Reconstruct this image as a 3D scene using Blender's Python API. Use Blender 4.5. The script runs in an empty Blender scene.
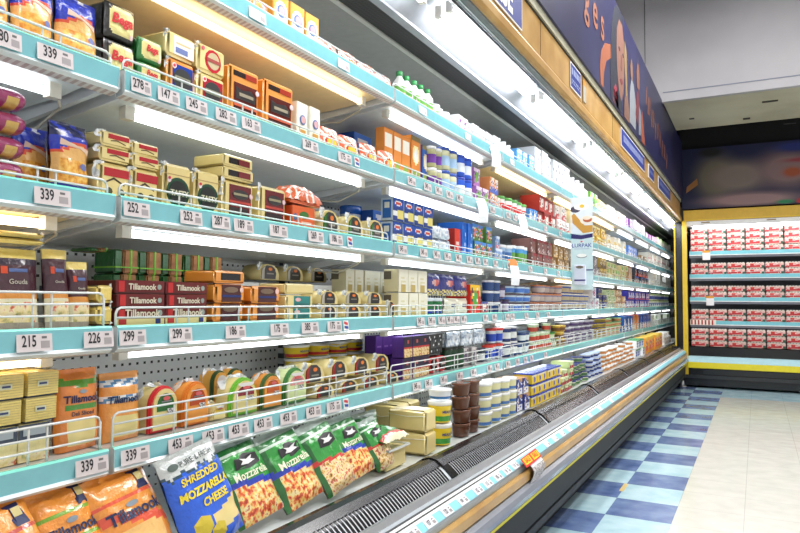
import bpy, math, random
from mathutils import Matrix, Vector
PI = math.pi
SC = bpy.context.scene
COL = SC.collection
random.seed(7)

# ------------------------------------------------------------------ camera
CAM_H = 1.05
cd = bpy.data.cameras.new('camera'); cam = bpy.data.objects.new('camera', cd); COL.objects.link(cam)
cd.sensor_width = 36.0; cd.lens = 30.375; cd.clip_start = 0.05; cd.clip_end = 60
RX, RY, RZ = (0.8842, -0.0172, -0.4667), (0.4669, 0.0478, 0.8830), (0.0071, -0.9987, 0.0503)
cam.matrix_world = Matrix(((RX[0], -RX[1], -RX[2], 0), (RY[0], -RY[1], -RY[2], 0), (RZ[0], -RZ[1], -RZ[2], CAM_H), (0, 0, 0, 1)))
SC.camera = cam
SC.view_settings.view_transform = 'Standard'; SC.view_settings.look = 'None'
SC.view_settings.gamma = 1; SC.view_settings.use_curve_mapping = False
SC.view_settings.exposure = 0.14

# ------------------------------------------------------------------ light
W = bpy.data.worlds.new('world'); SC.world = W; W.use_nodes = True
W.node_tree.nodes['Background'].inputs[0].default_value = (0.985, 0.99, 1.0, 1)
W.node_tree.nodes['Background'].inputs[1].default_value = 0.74
TUBE_WHITE, TUBE_WARM, TUBE_CANOPY = 4.2, 5.5, 19.0
def area(name, loc, sx, sy, power, rot=(0, 0, 0), col=(1, 1, 1)):
    l = bpy.data.lights.new(name, 'AREA'); l.shape = 'RECTANGLE'; l.size = sx; l.size_y = sy; l.energy = power; l.color = col
    o = bpy.data.objects.new(name, l); COL.objects.link(o); o.location = loc; o.rotation_euler = rot
    return o
for k, (x, y) in enumerate(((1.3, 1.2), (1.3, 4.2), (-.1, 4.8))):  # last lamp is added to brighten the bulkhead
    area('ceiling_lamp_light', (x, y, 4.02), 0.5, 1.4, (46, 46, 95)[k], (0, 0.0, 0), (1, .98, .96))
SC.cycles.use_denoising = True
SC.cycles.max_bounces = 6; SC.cycles.diffuse_bounces = 3; SC.cycles.glossy_bounces = 3; SC.cycles.transmission_bounces = 3
SC.cycles.caustics_reflective = False; SC.cycles.caustics_refractive = False

# ------------------------------------------------------------------ materials
def lin(h):
    if isinstance(h, tuple): return h
    v = [int(h[i:i+2], 16) / 255 for i in (0, 2, 4)]
    return tuple(c / 12.92 if c <= .04045 else ((c + .055) / 1.055) ** 2.4 for c in v)
MATS = {}
def P(nt): return nt.nodes['Principled BSDF']
def mat(h, style='paper'):
    """procedural material of one colour; style sets gloss and bump"""
    k = h + '|' + style
    if k in MATS: return MATS[k]
    m = bpy.data.materials.new(style + '_' + h); m.use_nodes = True; nt = m.node_tree; b = P(nt)
    c = lin(h)
    N = nt.nodes.new
    tc = N('ShaderNodeTexCoord'); no = N('ShaderNodeTexNoise'); nt.links.new(tc.outputs['Object'], no.inputs['Vector'])
    mx = N('ShaderNodeMixRGB'); mx.inputs[1].default_value = (*[x * .9 for x in c], 1); mx.inputs[2].default_value = (*[min(1, x * 1.06 + .004) for x in c], 1)
    nt.links.new(no.outputs['Fac'], mx.inputs[0]); nt.links.new(mx.outputs[0], b.inputs['Base Color'])
    R = dict(paper=.55, film=.28, metal=.35, gloss=.2, matte=.8, wax=.4)[style]
    b.inputs['Roughness'].default_value = R
    no.inputs['Scale'].default_value = 30
    if style == 'metal': b.inputs['Metallic'].default_value = .85
    if style == 'film':
        n2 = N('ShaderNodeTexNoise'); n2.inputs['Scale'].default_value = 55; n2.inputs['Detail'].default_value = 3
        nt.links.new(tc.outputs['Object'], n2.inputs['Vector'])
        bp = N('ShaderNodeBump'); bp.inputs['Strength'].default_value = .6; bp.inputs['Distance'].default_value = .008
        nt.links.new(n2.outputs['Fac'], bp.inputs['Height']); nt.links.new(bp.outputs[0], b.inputs['Normal'])
        b.inputs['Coat Weight'].default_value = .7; b.inputs['Coat Roughness'].default_value = .12
    MATS[k] = m; return m
def ramp_mat(name, stops, scale=40, rough=.4, detail=4, coord='Object', bump=0):
    if name in MATS: return MATS[name]
    m = bpy.data.materials.new(name); m.use_nodes = True; nt = m.node_tree; b = P(nt)
    tc = nt.nodes.new('ShaderNodeTexCoord'); no = nt.nodes.new('ShaderNodeTexNoise'); cr = nt.nodes.new('ShaderNodeValToRGB')
    no.inputs['Scale'].default_value = scale; no.inputs['Detail'].default_value = detail
    nt.links.new(tc.outputs[coord], no.inputs['Vector']); nt.links.new(no.outputs['Fac'], cr.inputs[0]); nt.links.new(cr.outputs[0], b.inputs['Base Color'])
    e = cr.color_ramp.elements
    while len(e) < len(stops): e.new(.5)
    for i, (p, h) in enumerate(stops): e[i].position = p; e[i].color = (*lin(h), 1)
    b.inputs['Roughness'].default_value = rough
    if bump:
        bp = nt.nodes.new('ShaderNodeBump'); bp.inputs['Strength'].default_value = bump; bp.inputs['Distance'].default_value = .003
        nt.links.new(no.outputs['Fac'], bp.inputs['Height']); nt.links.new(bp.outputs[0], b.inputs['Normal'])
    MATS[name] = m; return m
ramp_mat('pizza', [(.32, 'a82818'), (.44, 'e8602c'), (.52, 'f8d070'), (.62, 'f4e8b0'), (.72, 'c84820')], 75, .35)
ramp_mat('pasta', [(.3, '6a3a1c'), (.42, 'e8b860'), (.52, 'f8e8b8'), (.62, 'd04428'), (.74, '589838')], 80, .35)
ramp_mat('sandwich', [(.3, '3c6a28'), (.42, 'f0d890'), (.55, 'f8e8c0'), (.64, 'd84830'), (.75, 'e8b040')], 55, .35)
ramp_mat('cheese_cream', [(.3, 'f0dc98'), (.7, 'e4cc80')], 12, .38, bump=.1)
ramp_mat('cheese_orange', [(.3, 'f2a040'), (.7, 'e88a28')], 12, .38, bump=.1)
ramp_mat('cheese_shred', [(.35, 'd8801c'), (.5, 'f4b040'), (.65, 'fcd070')], 90, .4)
ramp_mat('crumple_clear', [(.35, 'b8c0c4'), (.5, 'f4f6f8'), (.65, 'ffffff')], 60, .15, bump=.8)
ramp_mat('crumple_silver', [(.3, '6878a0'), (.45, 'd8e4f0'), (.55, 'ffffff'), (.7, '5890c8')], 45, .2, bump=.8)
ramp_mat('kraft_brown', [(.35, 'a06c44'), (.65, 'c08c5c')], 50, .6)
ramp_mat('grip_wood', [(.35, 'b88c4c'), (.5, 'c49a58'), (.65, 'd0a868')], 6, .3)
ramp_mat('barcode', [(.44, '606060'), (.56, 'e0dcdc')], 260, .6)
ramp_mat('smallprint', [(.44, '807c7c'), (.55, 'ddd6d6')], 180, .6)
ramp_mat('black_label', [(.4, '181210'), (.7, '2c221c')], 60, .3)

for _k in ('cheese_cream', 'cheese_orange', 'cheese_shred', 'pizza', 'pasta', 'sandwich', 'black_label'):
    P(MATS[_k].node_tree).inputs['Coat Weight'].default_value = .6; P(MATS[_k].node_tree).inputs['Coat Roughness'].default_value = .15
def emis(name, col, s):
    if name in MATS: return MATS[name]
    m = bpy.data.materials.new(name); m.use_nodes = True; b = P(m.node_tree)
    b.inputs['Emission Color'].default_value = (*col, 1); b.inputs['Emission Strength'].default_value = s; b.inputs['Base Color'].default_value = (.8, .8, .8, 1)
    MATS[name] = m; return m
emis('tube_white', (.93, .97, 1), TUBE_WHITE); emis('tube_warm', (1, .80, .52), TUBE_WARM); emis('tube_canopy', (.97, .97, 1), TUBE_CANOPY)

def M(k):
    if k in MATS: return MATS[k]
    if '|' in k: a, b = k.split('|'); return mat(a, b)
    return mat(k, 'paper')

def special():
    # floor: checker of two blues beside the case, cream tiles in the aisle
    m = bpy.data.materials.new('floor_tiles'); m.use_nodes = True; nt = m.node_tree; b = P(nt); N = nt.nodes.new; L = nt.links.new
    tc = N('ShaderNodeTexCoord'); sp = N('ShaderNodeSeparateXYZ'); L(tc.outputs['Object'], sp.inputs[0])
    def mt(op, a, bb=None):
        n = N('ShaderNodeMath'); n.operation = op
        for i, v in enumerate((a, bb)):
            if v is None: continue
            if isinstance(v, (int, float)): n.inputs[i].default_value = v
            else: L(v, n.inputs[i])
        return n.outputs[0]
    tx = mt('DIVIDE', mt('ADD', sp.outputs[0], 0.378), .305)
    ty = mt('DIVIDE', mt('SUBTRACT', sp.outputs[1], 3.487), .319)
    ch = mt('MODULO', mt('ADD', mt('ADD', mt('FLOOR', tx), mt('FLOOR', ty)), 200.0), 2.0)   # 1 = dark column next to aisle in first row
    ch = mt('GREATER_THAN', ch, .5)
    no = N('ShaderNodeTexNoise'); no.inputs['Scale'].default_value = 9; no.inputs['Detail'].default_value = 7; L(tc.outputs['Object'], no.inputs['Vector'])
    dk = N('ShaderNodeValToRGB'); e = dk.color_ramp.elements; e[0].position = .3; e[0].color = (*lin('54699c'), 1); e[1].position = .72; e[1].color = (*lin('7c92ba'), 1); L(no.outputs['Fac'], dk.inputs[0])
    lt = N('ShaderNodeValToRGB'); e = lt.color_ramp.elements; e[0].position = .3; e[0].color = (*lin('a8ccd8'), 1); e[1].position = .72; e[1].color = (*lin('c6e2ea'), 1); L(no.outputs['Fac'], lt.inputs[0])
    wh = N('ShaderNodeValToRGB'); e = wh.color_ramp.elements; e[0].position = .3; e[0].color = (*lin('ccccc2'), 1); e[1].position = .7; e[1].color = (*lin('d8d8ce'), 1); L(no.outputs['Fac'], wh.inputs[0])
    mx = N('ShaderNodeMixRGB'); L(ch, mx.inputs[0]); L(lt.outputs[0], mx.inputs[1]); L(dk.outputs[0], mx.inputs[2])
    isw = mt('MULTIPLY', mt('GREATER_THAN', tx, 0.0), mt('LESS_THAN', sp.outputs[1], 8.37))
    m2 = N('ShaderNodeMixRGB'); L(isw, m2.inputs[0]); L(mx.outputs[0], m2.inputs[1]); L(wh.outputs[0], m2.inputs[2])
    # far border row is all light blue in the aisle
    isf = mt('MULTIPLY', mt('GREATER_THAN', tx, 0.0), mt('GREATER_THAN', sp.outputs[1], 8.37))
    m3 = N('ShaderNodeMixRGB'); L(isf, m3.inputs[0]); L(m2.outputs[0], m3.inputs[1]); L(lt.outputs[0], m3.inputs[2])
    # grout
    def edge(t): return mt('LESS_THAN', mt('ABSOLUTE', mt('SUBTRACT', mt('FRACT', t), .5)), .494)
    g = mt('MULTIPLY', edge(tx), edge(ty)); gg = mt('ADD', mt('MULTIPLY', g, .22), .78)
    m4 = N('ShaderNodeMixRGB'); m4.blend_type = 'MULTIPLY'; m4.inputs[0].default_value = 1; L(m3.outputs[0], m4.inputs[1]); L(gg, m4.inputs[2])
    L(m4.outputs[0], b.inputs['Base Color'])
    mp = N('ShaderNodeMapping'); mp.inputs['Scale'].default_value = (2.2, 9, 1); mp.inputs['Rotation'].default_value = (0, 0, .12); L(tc.outputs['Object'], mp.inputs[0])
    n2 = N('ShaderNodeTexNoise'); n2.inputs['Scale'].default_value = 2.2; n2.inputs['Detail'].default_value = 8; n2.inputs['Roughness'].default_value = .6; L(mp.outputs[0], n2.inputs['Vector'])
    rr = N('ShaderNodeMapRange'); rr.inputs[1].default_value = .35; rr.inputs[2].default_value = .7; rr.inputs[3].default_value = .10; rr.inputs[4].default_value = .26; L(n2.outputs['Fac'], rr.inputs[0]); L(rr.outputs[0], b.inputs['Roughness'])
    MATS['floor'] = m
    # perforated panel (y,z dots)
    def perf(name, base, hole, px, pz, rx, rz, ax=('Y', 'Z')):
        m = bpy.data.materials.new(name); m.use_nodes = True; nt = m.node_tree; b = P(nt); N = nt.nodes.new; L = nt.links.new
        tc = N('ShaderNodeTexCoord'); sp = N('ShaderNodeSeparateXYZ'); L(tc.outputs['Object'], sp.inputs[0])
        def mt(op, a, bb=None):
            n = N('ShaderNodeMath'); n.operation = op
            for i, v in enumerate((a, bb)):
                if v is None: continue
                if isinstance(v, (int, float)): n.inputs[i].default_value = v
                else: L(v, n.inputs[i])
            return n.outputs[0]
        def near(out, per, rad): return mt('LESS_THAN', mt('ABSOLUTE', mt('SUBTRACT', mt('FRACT', mt('DIVIDE', mt('ADD', out, 20), per)), .5)), rad / per)
        f = mt('MULTIPLY', near(sp.outputs[ax[0]], px, rx), near(sp.outputs[ax[1]], pz, rz))
        mx = N('ShaderNodeMixRGB'); L(f, mx.inputs[0]); mx.inputs[1].default_value = (*lin(base), 1); mx.inputs[2].default_value = (*lin(hole), 1); L(mx.outputs[0], b.inputs['Base Color'])
        b.inputs['Roughness'].default_value = .45
        MATS[name] = m
    perf('perforated', 'f6f8f6', '202424', .026, .030, .0042, .0036)
    perf('slotted', 'dfe2e0', '40464a', .032, .038, .008, .009)
    perf('lipholes', 'd8d4d0', 'b8a8a4', .016, 9, .004, 9)
    perf('honeycomb', '2c2e2c', '101110', .014, .014, .005, .005, ('X', 'Y'))
    mat('f0f2f4', 'gloss'); MATS['grille_slit'] = MATS['f0f2f4|gloss']
    # blurred far mural
    m = bpy.data.materials.new('mural_print'); m.use_nodes = True; nt = m.node_tree; b = P(nt); N = nt.nodes.new; L = nt.links.new
    tc = N('ShaderNodeTexCoord')
    cur = None
    base = (*lin('181c44'), 1)
    blobs = [((.37, -.02), (.34, .42), '6e6554', 1.0), ((.62, -.03), (.5, .3), '8a7a72', .9), ((1.15, .02), (.5, .34), '8c7070', .9), ((.75, -.32), (.75, .13), 'a08080', .95), ((.32, .30), (.22, .1), '161818', .85),
             ((1.2, -.02), (.16, .1), 'a8502c', .9), ((1.32, .12), (.35, .05), '9a4048', .7), ((1.25, .28), (.35, .1), '202c74', .8), ((1.12, -.37), (.14, .04), '1e8858', .9), ((1.4, -.37), (.14, .05), '1e8858', .9), ((1.26, -.37), (.04, .05), 'b02c34', .9), ((1.8, -.1), (.4, .3), '70606c', .8)]
    for (cx, cz), (sx, sz), col, st in blobs:
        sx *= 1.05; sz *= 1.0
        mp = N('ShaderNodeMapping'); mp.vector_type = 'POINT'; mp.inputs['Location'].default_value = (-cx / sx, 0, -cz / sz); mp.inputs['Scale'].default_value = (1 / sx, 0, 1 / sz)
        L(tc.outputs['Object'], mp.inputs[0])
        gr = N('ShaderNodeTexGradient'); gr.gradient_type = 'QUADRATIC_SPHERE'; L(mp.outputs[0], gr.inputs[0])
        ml = N('ShaderNodeMath'); ml.operation = 'MULTIPLY'; ml.use_clamp = True; L(gr.outputs[0], ml.inputs[0]); ml.inputs[1].default_value = 3.0 * st
        mx = N('ShaderNodeMixRGB'); L(ml.outputs[0], mx.inputs[0])
        if cur is None: mx.inputs[1].default_value = base
        else: L(cur, mx.inputs[1])
        mx.inputs[2].default_value = (*lin(col), 1); cur = mx.outputs[0]
    L(cur, b.inputs['Base Color']); b.inputs['Roughness'].default_value = .5
    MATS['mural_print'] = m
    # plaster
    ramp_mat('plaster', [(.3, 'a8a6aa'), (.55, 'b4b2b6'), (.75, 'bcbabc')], 1.3, .8, 8)
    ramp_mat('plaster_cream', [(.3, 'b4ae96'), (.5, 'c4c0a8'), (.75, 'd0ccb6')], 1.6, .8, 8)
    ramp_mat('mural_navy', [(.3, '1c1c40'), (.5, '24244c'), (.7, '2a2c5a')], 1.5, .4, 5)
    ramp_mat('dusty_beige', [(.3, 'a09c84'), (.7, 'b8b49c')], 8, .6)
special()

# ------------------------------------------------------------------ mesh builder
class MB:
    def __init__(s): s.v = []; s.f = []; s.fm = []; s.ms = []; s.sm = []
    def mi(s, m):
        if m not in s.ms: s.ms.append(m)
        return s.ms.index(m)
    def quad(s, idx, m, smooth=False): s.f.append(tuple(idx)); s.fm.append(s.mi(m)); s.sm.append(smooth)
    def add(s, pts): n = len(s.v); s.v += [tuple(p) for p in pts]; return n
    def box(s, x0, x1, y0, y1, z0, z1, m):
        n = s.add([(x, y, z) for z in (z0, z1) for y in (y0, y1) for x in (x0, x1)])
        for q in ((0, 2, 3, 1), (4, 5, 7, 6), (0, 1, 5, 4), (2, 6, 7, 3), (0, 4, 6, 2), (1, 3, 7, 5)): s.quad([n + i for i in q], m)
    def rbox(s, x0, x1, y0, y1, z0, z1, r, m, top=None, front=None, side=None):
        X = (x0, x1); Y = (y0, y1); Z = (z0, z1); sg = (1, -1); ids = {}
        for i in (0, 1):
            for j in (0, 1):
                for k in (0, 1):
                    a = (X[i], Y[j] + sg[j] * r, Z[k] + sg[k] * r); b = (X[i] + sg[i] * r, Y[j], Z[k] + sg[k] * r); c = (X[i] + sg[i] * r, Y[j] + sg[j] * r, Z[k])
                    n = s.add([a, b, c]); ids[i, j, k] = (n, n + 1, n + 2)
        I = lambda i, j, k, a: ids[i, j, k][a]
        sd = side or m; fr = front or m; tp = top or m
        s.quad([I(0,0,0,0), I(0,0,1,0), I(0,1,1,0), I(0,1,0,0)], sd); s.quad([I(1,0,0,0), I(1,1,0,0), I(1,1,1,0), I(1,0,1,0)], sd)
        s.quad([I(0,0,0,1), I(1,0,0,1), I(1,0,1,1), I(0,0,1,1)], fr); s.quad([I(0,1,0,1), I(0,1,1,1), I(1,1,1,1), I(1,1,0,1)], m)
        s.quad([I(0,0,0,2), I(0,1,0,2), I(1,1,0,2), I(1,0,0,2)], m); s.quad([I(0,0,1,2), I(1,0,1,2), I(1,1,1,2), I(0,1,1,2)], tp)
        for i in (0, 1):
            for j in (0, 1): s.quad([I(i,j,0,0), I(i,j,1,0), I(i,j,1,1), I(i,j,0,1)], m, True)
            for k in (0, 1): s.quad([I(i,0,k,0), I(i,1,k,0), I(i,1,k,2), I(i,0,k,2)], m, True)
        for j in (0, 1):
            for k in (0, 1): s.quad([I(0,j,k,1), I(1,j,k,1), I(1,j,k,2), I(0,j,k,2)], m, True)
        for t in ids.values(): s.quad(t, m, True)
    def lathe(s, prof, m, cx=0, cy=0, sx=1, sy=1, seg=20, cap=True):
        """prof: list of (r,z) or (r,z,mat above)"""
        rings = []
        for p in prof:
            rings.append(s.add([(cx + p[0] * sx * math.cos(2 * PI * k / seg), cy + p[0] * sy * math.sin(2 * PI * k / seg), p[1]) for k in range(seg)]))
        for a, (r0, r1) in enumerate(zip(rings, rings[1:])):
            mm = prof[a][2] if len(prof[a]) > 2 else m
            for k in range(seg): s.quad([r0 + k, r0 + (k + 1) % seg, r1 + (k + 1) % seg, r1 + k], mm, True)
        if cap:
            s.quad([rings[0] + k for k in range(seg)][::-1], m)
            s.quad([rings[-1] + k for k in range(seg)], prof[-1][2] if len(prof[-1]) > 2 else m)
    def prism(s, poly, y0, y1, m, side=None, smooth=False):
        """poly in x,z seen from the front (counter clockwise), front at y0"""
        n = len(poly); a = s.add([(x, y0, z) for x, z in poly]); b = s.add([(x, y1, z) for x, z in poly])
        s.quad([a + i for i in range(n)], m); s.quad([b + i for i in range(n)][::-1], side or m)
        for i in range(n): s.quad([a + i, b + i, b + (i + 1) % n, a + (i + 1) % n], side or m, smooth)
    def extr(s, prof, y0, y1, m, closed=False):
        """profile in x,z pulled along y; prof items (x,z[,mat])"""
        n = len(prof); a = s.add([(p[0], y0, p[1]) for p in prof]); b = s.add([(p[0], y1, p[1]) for p in prof])
        for i in range(n if closed else n - 1):
            j = (i + 1) % n; mm = prof[i][2] if len(prof[i]) > 2 else m
            s.quad([a + i, b + i, b + j, a + j], mm)
        if closed: s.quad([a + i for i in range(n)], m); s.quad([b + i for i in range(n)][::-1], m)
    def tube(s, pts, r, m, seg=6):
        pts = [Vector(p) for p in pts]; rings = []
        for i, p in enumerate(pts):
            d = (pts[min(i + 1, len(pts) - 1)] - pts[max(i - 1, 0)]).normalized()
            u = d.orthogonal().normalized() if abs(d.z) > .9 or abs(d.z) < 1e-6 and abs(d.x) > .9 else d.cross(Vector((0, 0, 1))).normalized()
            w = d.cross(u)
            rings.append(s.add([p + u * r * math.cos(2 * PI * k / seg) + w * r * math.sin(2 * PI * k / seg) for k in range(seg)]))
        for r0, r1 in zip(rings, rings[1:]):
            for k in range(seg): s.quad([r0 + k, r0 + (k + 1) % seg, r1 + (k + 1) % seg, r1 + k], m, True)
        s.quad([rings[0] + k for k in range(seg)][::-1], m); s.quad([rings[-1] + k for k in range(seg)], m)
    def cyl_y(s, x, z, y0, y1, r, m, seg=10): s.tube([(x, y0, z), (x, y1, z)], r, m, seg)
    def paint(s, w, h, nx, nz, surf, art, z0=0, back=None, jit=0):
        """front sheet: surf(x,v)->y, art(u,v)->material; optional back surf closes a pouch"""
        def grid(fn, flip):
            n = s.add([((-.5 + i / nx) * w, fn((-1 + 2 * i / nx), j / nz), z0 + h * j / nz) for j in range(nz + 1) for i in range(nx + 1)])
            for j in range(nz):
                for i in range(nx):
                    q = [n + j * (nx + 1) + i, n + j * (nx + 1) + i + 1, n + (j + 1) * (nx + 1) + i + 1, n + (j + 1) * (nx + 1) + i]
                    s.quad(q[::-1] if flip else q, art(-1 + 2 * (i + .5) / nx, (j + .5) / nz), True)
        grid(surf, False)
        if back: grid(back, True)
    def build(s, name, parent=None):
        me = bpy.data.meshes.new(name); me.from_pydata(s.v, [], s.f)
        for m in s.ms: me.materials.append(M(m))
        me.polygons.foreach_set('material_index', s.fm); me.polygons.foreach_set('use_smooth', s.sm)
        me.update()
        o = bpy.data.objects.new(name, me); COL.objects.link(o)
        if parent: o.parent = parent
        return o
def tag(o, label=None, cat=None, group=None, kind=None):
    for k, v in (('label', label), ('category', cat), ('group', group), ('kind', kind)):
        if v: o[k] = v
    return o
def empty(name, loc=(0, 0, 0), rz=0):
    o = bpy.data.objects.new(name, None); COL.objects.link(o); o.location = loc; o.rotation_euler = (0, 0, rz); o.empty_display_size = .05
    return o
def copy_tree(o, parent=None):
    c = o.copy(); COL.objects.link(c); c.parent = parent
    for ch in KIDS(o): copy_tree(ch, c)
    return c
def KIDS(o): return list(o.children)
TXT = {}
def text_mesh(s, size, bold=.0, sx=1.0, shear=0):
    k = (s, round(size, 4), bold, sx, shear)
    if k in TXT: return TXT[k]
    cu = bpy.data.curves.new('lettering', 'FONT'); cu.body = s; cu.size = size; cu.offset = bold * size; cu.align_x = 'CENTER'; cu.align_y = 'CENTER'; cu.shear = shear
    cu.resolution_u = 3
    o = bpy.data.objects.new('tmp', cu); COL.objects.link(o)
    me = bpy.data.meshes.new_from_object(o.evaluated_get(bpy.context.evaluated_depsgraph_get()))
    for v in me.vertices: v.co = (v.co.x * sx, -v.co.z, v.co.y)
    bpy.data.objects.remove(o); bpy.data.curves.remove(cu)
    TXT[k] = me; return me
def letter(parent, s, x, z, size, m, y=-.0012, bold=.02, sx=1.0, rot=0, surf=None, name='lettering', shear=0):
    me = text_mesh(s, size, bold, sx, shear).copy()
    me.materials.clear(); me.materials.append(M(m))
    if surf:
        for v in me.vertices:
            X, Z = v.co.x, v.co.z; X, Z = X * math.cos(rot) - Z * math.sin(rot) + x, X * math.sin(rot) + Z * math.cos(rot) + z
            v.co = (X, surf(X, Z) + y, Z)
        o = bpy.data.objects.new(name, me); COL.objects.link(o); o.parent = parent
    else:
        o = bpy.data.objects.new(name, me); COL.objects.link(o); o.parent = parent; o.location = (x, y, z); o.rotation_euler = (0, -rot, 0)
    return o

# ------------------------------------------------------------------ products (front faces local -Y, base at z=0, centred on x)
from mathutils import noise as _nz
def crk(x, z, s=18, a=.004): return a * _nz.noise(Vector((x * s, z * s, 3.3)))
def bag_shape(w, h, t, seal=.08, crinkle=.005, seed=0, slump=0):
    def b(u, v):
        top = min(1, max(0, (1 - v) / .25)) ** .6; bot = min(1, (v + .03) / .16) ** .6
        if v > 1 - seal: top = .08
        side = max(0, 1 - abs(u) ** 3) ** .7
        return side * top * bot
    def front(u, v): return t - t * b(u, v) + crk(u * w / 2 + seed, v * h, 28, crinkle) * (1.2 if v > .75 else 1)
    def back(u, v): return t + .004 + t * .8 * b(u, v)
    return front, back
def bag(name, w, h, t, art, nx=20, nz=26, crinkle=.005, seed=0, seal=.08):
    f, bk = bag_shape(w, h, t, seal, crinkle, seed)
    mb = MB(); mb.paint(w, h, nx, nz, f, art, back=bk); o = mb.build(name)
    surf = lambda X, Z: f(max(-1, min(1, 2 * X / w)), max(0, min(1, Z / h)))
    return o, surf
def plate(root, name, poly, m, y=-.0008, th=.0012, label=None):
    mb = MB(); mb.prism(poly, y, y + th, m); o = mb.build(name, root)
    if label: o['label'] = label
    return o
def rect(x0, x1, z0, z1): return [(x0, z0), (x1, z0), (x1, z1), (x0, z1)]
def oval(cx, cz, rx, rz, n=20): return [(cx + rx * math.cos(2 * PI * k / n), cz + rz * math.sin(2 * PI * k / n)) for k in range(n)]
def archpoly(w, z0, h, inset=0, n=14):
    r = w / 2 - inset; top = h - inset
    rz = min(r * 1.15, (top - z0 - inset) * .75)
    return [(-r, z0 + inset), (r, z0 + inset)] + [(r * math.cos(PI * k / n), top - rz + rz * math.sin(PI * k / n)) for k in range(n + 1)]
def surfplate(root, name, poly, surf, m, off=-.0015):
    """flat shape draped on a bulging bag, built as a small fan of triangles"""
    cx = sum(p[0] for p in poly) / len(poly); cz = sum(p[1] for p in poly) / len(poly)
    mb = MB(); n = len(poly)
    rings = [[(cx + (x - cx) * k, cz + (z - cz) * k) for x, z in poly] for k in (1, .6, .25)]
    st = [mb.add([(x, surf(x, z) + off, z) for x, z in r]) for r in rings]
    for a, b in zip(st, st[1:]):
        for i in range(n): mb.quad([a + i, a + (i + 1) % n, b + (i + 1) % n, b + i], m)
    mb.quad([st[-1] + i for i in range(n)], m)
    return mb.build(name, root)
def crimp(root, x, z, w, h, seed=0):
    mb = MB(); rr = random.Random(seed)
    nx, nz = 5, 4; n = mb.add([(x + w * (i / nx - .5) + rr.uniform(-.002, .002), rr.uniform(-.004, .006) + .006, z + h * (j / nz) + rr.uniform(-.003, .003)) for j in range(nz + 1) for i in range(nx + 1)])
    for j in range(nz):
        for i in range(nx): mb.quad([n + j * (nx + 1) + i, n + j * (nx + 1) + i + 1, n + (j + 1) * (nx + 1) + i + 1, n + (j + 1) * (nx + 1) + i], 'crumple_clear')
    return mb.build('film_end', root)

def block(w, h, body='cheese_cream', d=.10, top=None):
    mb = MB(); mb.rbox(-w / 2, w / 2, 0, d, 0, h, min(.007, h * .15), body, top=top); return mb.build('cheese_block')

def k_seal(w, h, col, ring, word=None, extra=None):
    o = block(w, h, 'cheese_orange' if col == 'blue' else 'cheese_cream', .09)
    crimp(o, -w * .45, h * .72, .016, h * .3, 3)
    r = min(w, h) * .37
    if col == 'none':
        plate(o, 'paper_label', rect(-w * .28, w * .42, h * .12, h * .86), 'fbfaf4|gloss'); plate(o, 'price_band', rect(-w * .22, w * .2, h * .2, h * .42), '6878b0', -.0014)
        plate(o, 'wave_print', rect(-w * .2, w * .3, h * .55, h * .62), 'e8c890', -.0014); return o
    if col in ('blue', 'red'):
        c = {'blue': '1c3c9c', 'red': 'b42030'}[col]
        plate(o, 'paper_label', rect(-w * .34, w * .40, h * .05, h * .86), c + '|gloss', -.0006)
        plate(o, 'seal_disc', oval(w * .03, h * .48, r * .95, r * .85), '1c1c1c', -.0014)
        plate(o, 'seal_band', rect(-w * .26, w * .30, h * .42, h * .56), '8c8c70', -.002)
        plate(o, 'name_line', rect(-w * .2, w * .24, h * .47, h * .51), '20242c', -.0034)
        plate(o, 'round_sticker', oval(-w * .30, h * .80, r * .22, r * .22), 'f4e0e0', -.002); plate(o, 'sticker_flower', oval(-w * .30, h * .80, r * .12, r * .12, 8), 'e04050', -.0034)
    else:
        c = {'red2': 'd02c38', 'green': '1c4a30'}[col]
        if col == 'green':
            r = w * .42; cz = h * .38
            plate(o, 'slab_line', rect(-w * .48, w * .48, h * .755, h * .775), 'b89860', -.0006)
            plate(o, 'seal_ring', oval(0, cz, r, r, 24), c + '|gloss'); plate(o, 'seal_disc', oval(0, cz, r * .78, r * .78), '181c18', -.002)
            plate(o, 'seal_band', rect(-r * .9, r * .9, cz - h * .1, cz + h * .04), '34503c', -.0032); letter(o, 'TASTY', 0, cz - h * .03, w * .22, 'dcd8b8', -.005, .03)
            plate(o, 'round_sticker', oval(-w * .36, h * .64, w * .07, w * .09), 'f4dce0', -.0035); plate(o, 'sticker_flower', oval(-w * .36, h * .67, w * .045, w * .045, 8), 'd02838', -.005)
            crimp(o, -w * .44, h * .8, .02, h * .22, 4); return o
        plate(o, 'seal_ring', oval(w * .03, h * .48, r * 1.12, r * 1.12, 12 if col == 'red2' else 24), c + '|gloss')
        plate(o, 'seal_disc', oval(w * .03, h * .48, r * .82, r * .82), 'c8b48c' if col == 'red2' else '141c18', -.002)
        plate(o, 'seal_band', rect(w * .03 - r * .95, w * .03 + r * .95, h * .42, h * .54), 'a83c34' if col == 'red2' else 'b0b498', -.0032)
        plate(o, 'round_sticker', oval(-w * .34, h * .82, r * .2, r * .2), 'e86070', -.002)
    return o
def k_redband(w, h, half=False):
    o = block(w, h, 'cheese_cream', .1); crimp(o, -w * .47, h * .5, .02, h * .5, 5)
    if half:
        plate(o, 'red_band', rect(-w * .28, w * .42, h * .52, h * .84), 'b82028|gloss'); plate(o, 'dark_wave', [(-w * .2, h * .34), (0, h * .42), (w * .3, h * .26), (w * .3, h * .32), (0, h * .5), (-w * .2, h * .4)], '604020')
    else:
        plate(o, 'red_band', rect(-w * .36, w * .44, h * .62, h * .86), 'b82028|gloss')
        plate(o, 'dark_wave', [(-w * .3, h * .42), (-w * .05, h * .55), (w * .3, h * .40), (w * .3, h * .44), (-w * .05, h * .61), (-w * .3, h * .47)], '3c2c18')
        for s in (-1, 1): plate(o, 'bull_print', oval(s * w * .2, h * .2, w * .12, h * .11, 9), '4c4c2c')
    return o
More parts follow.
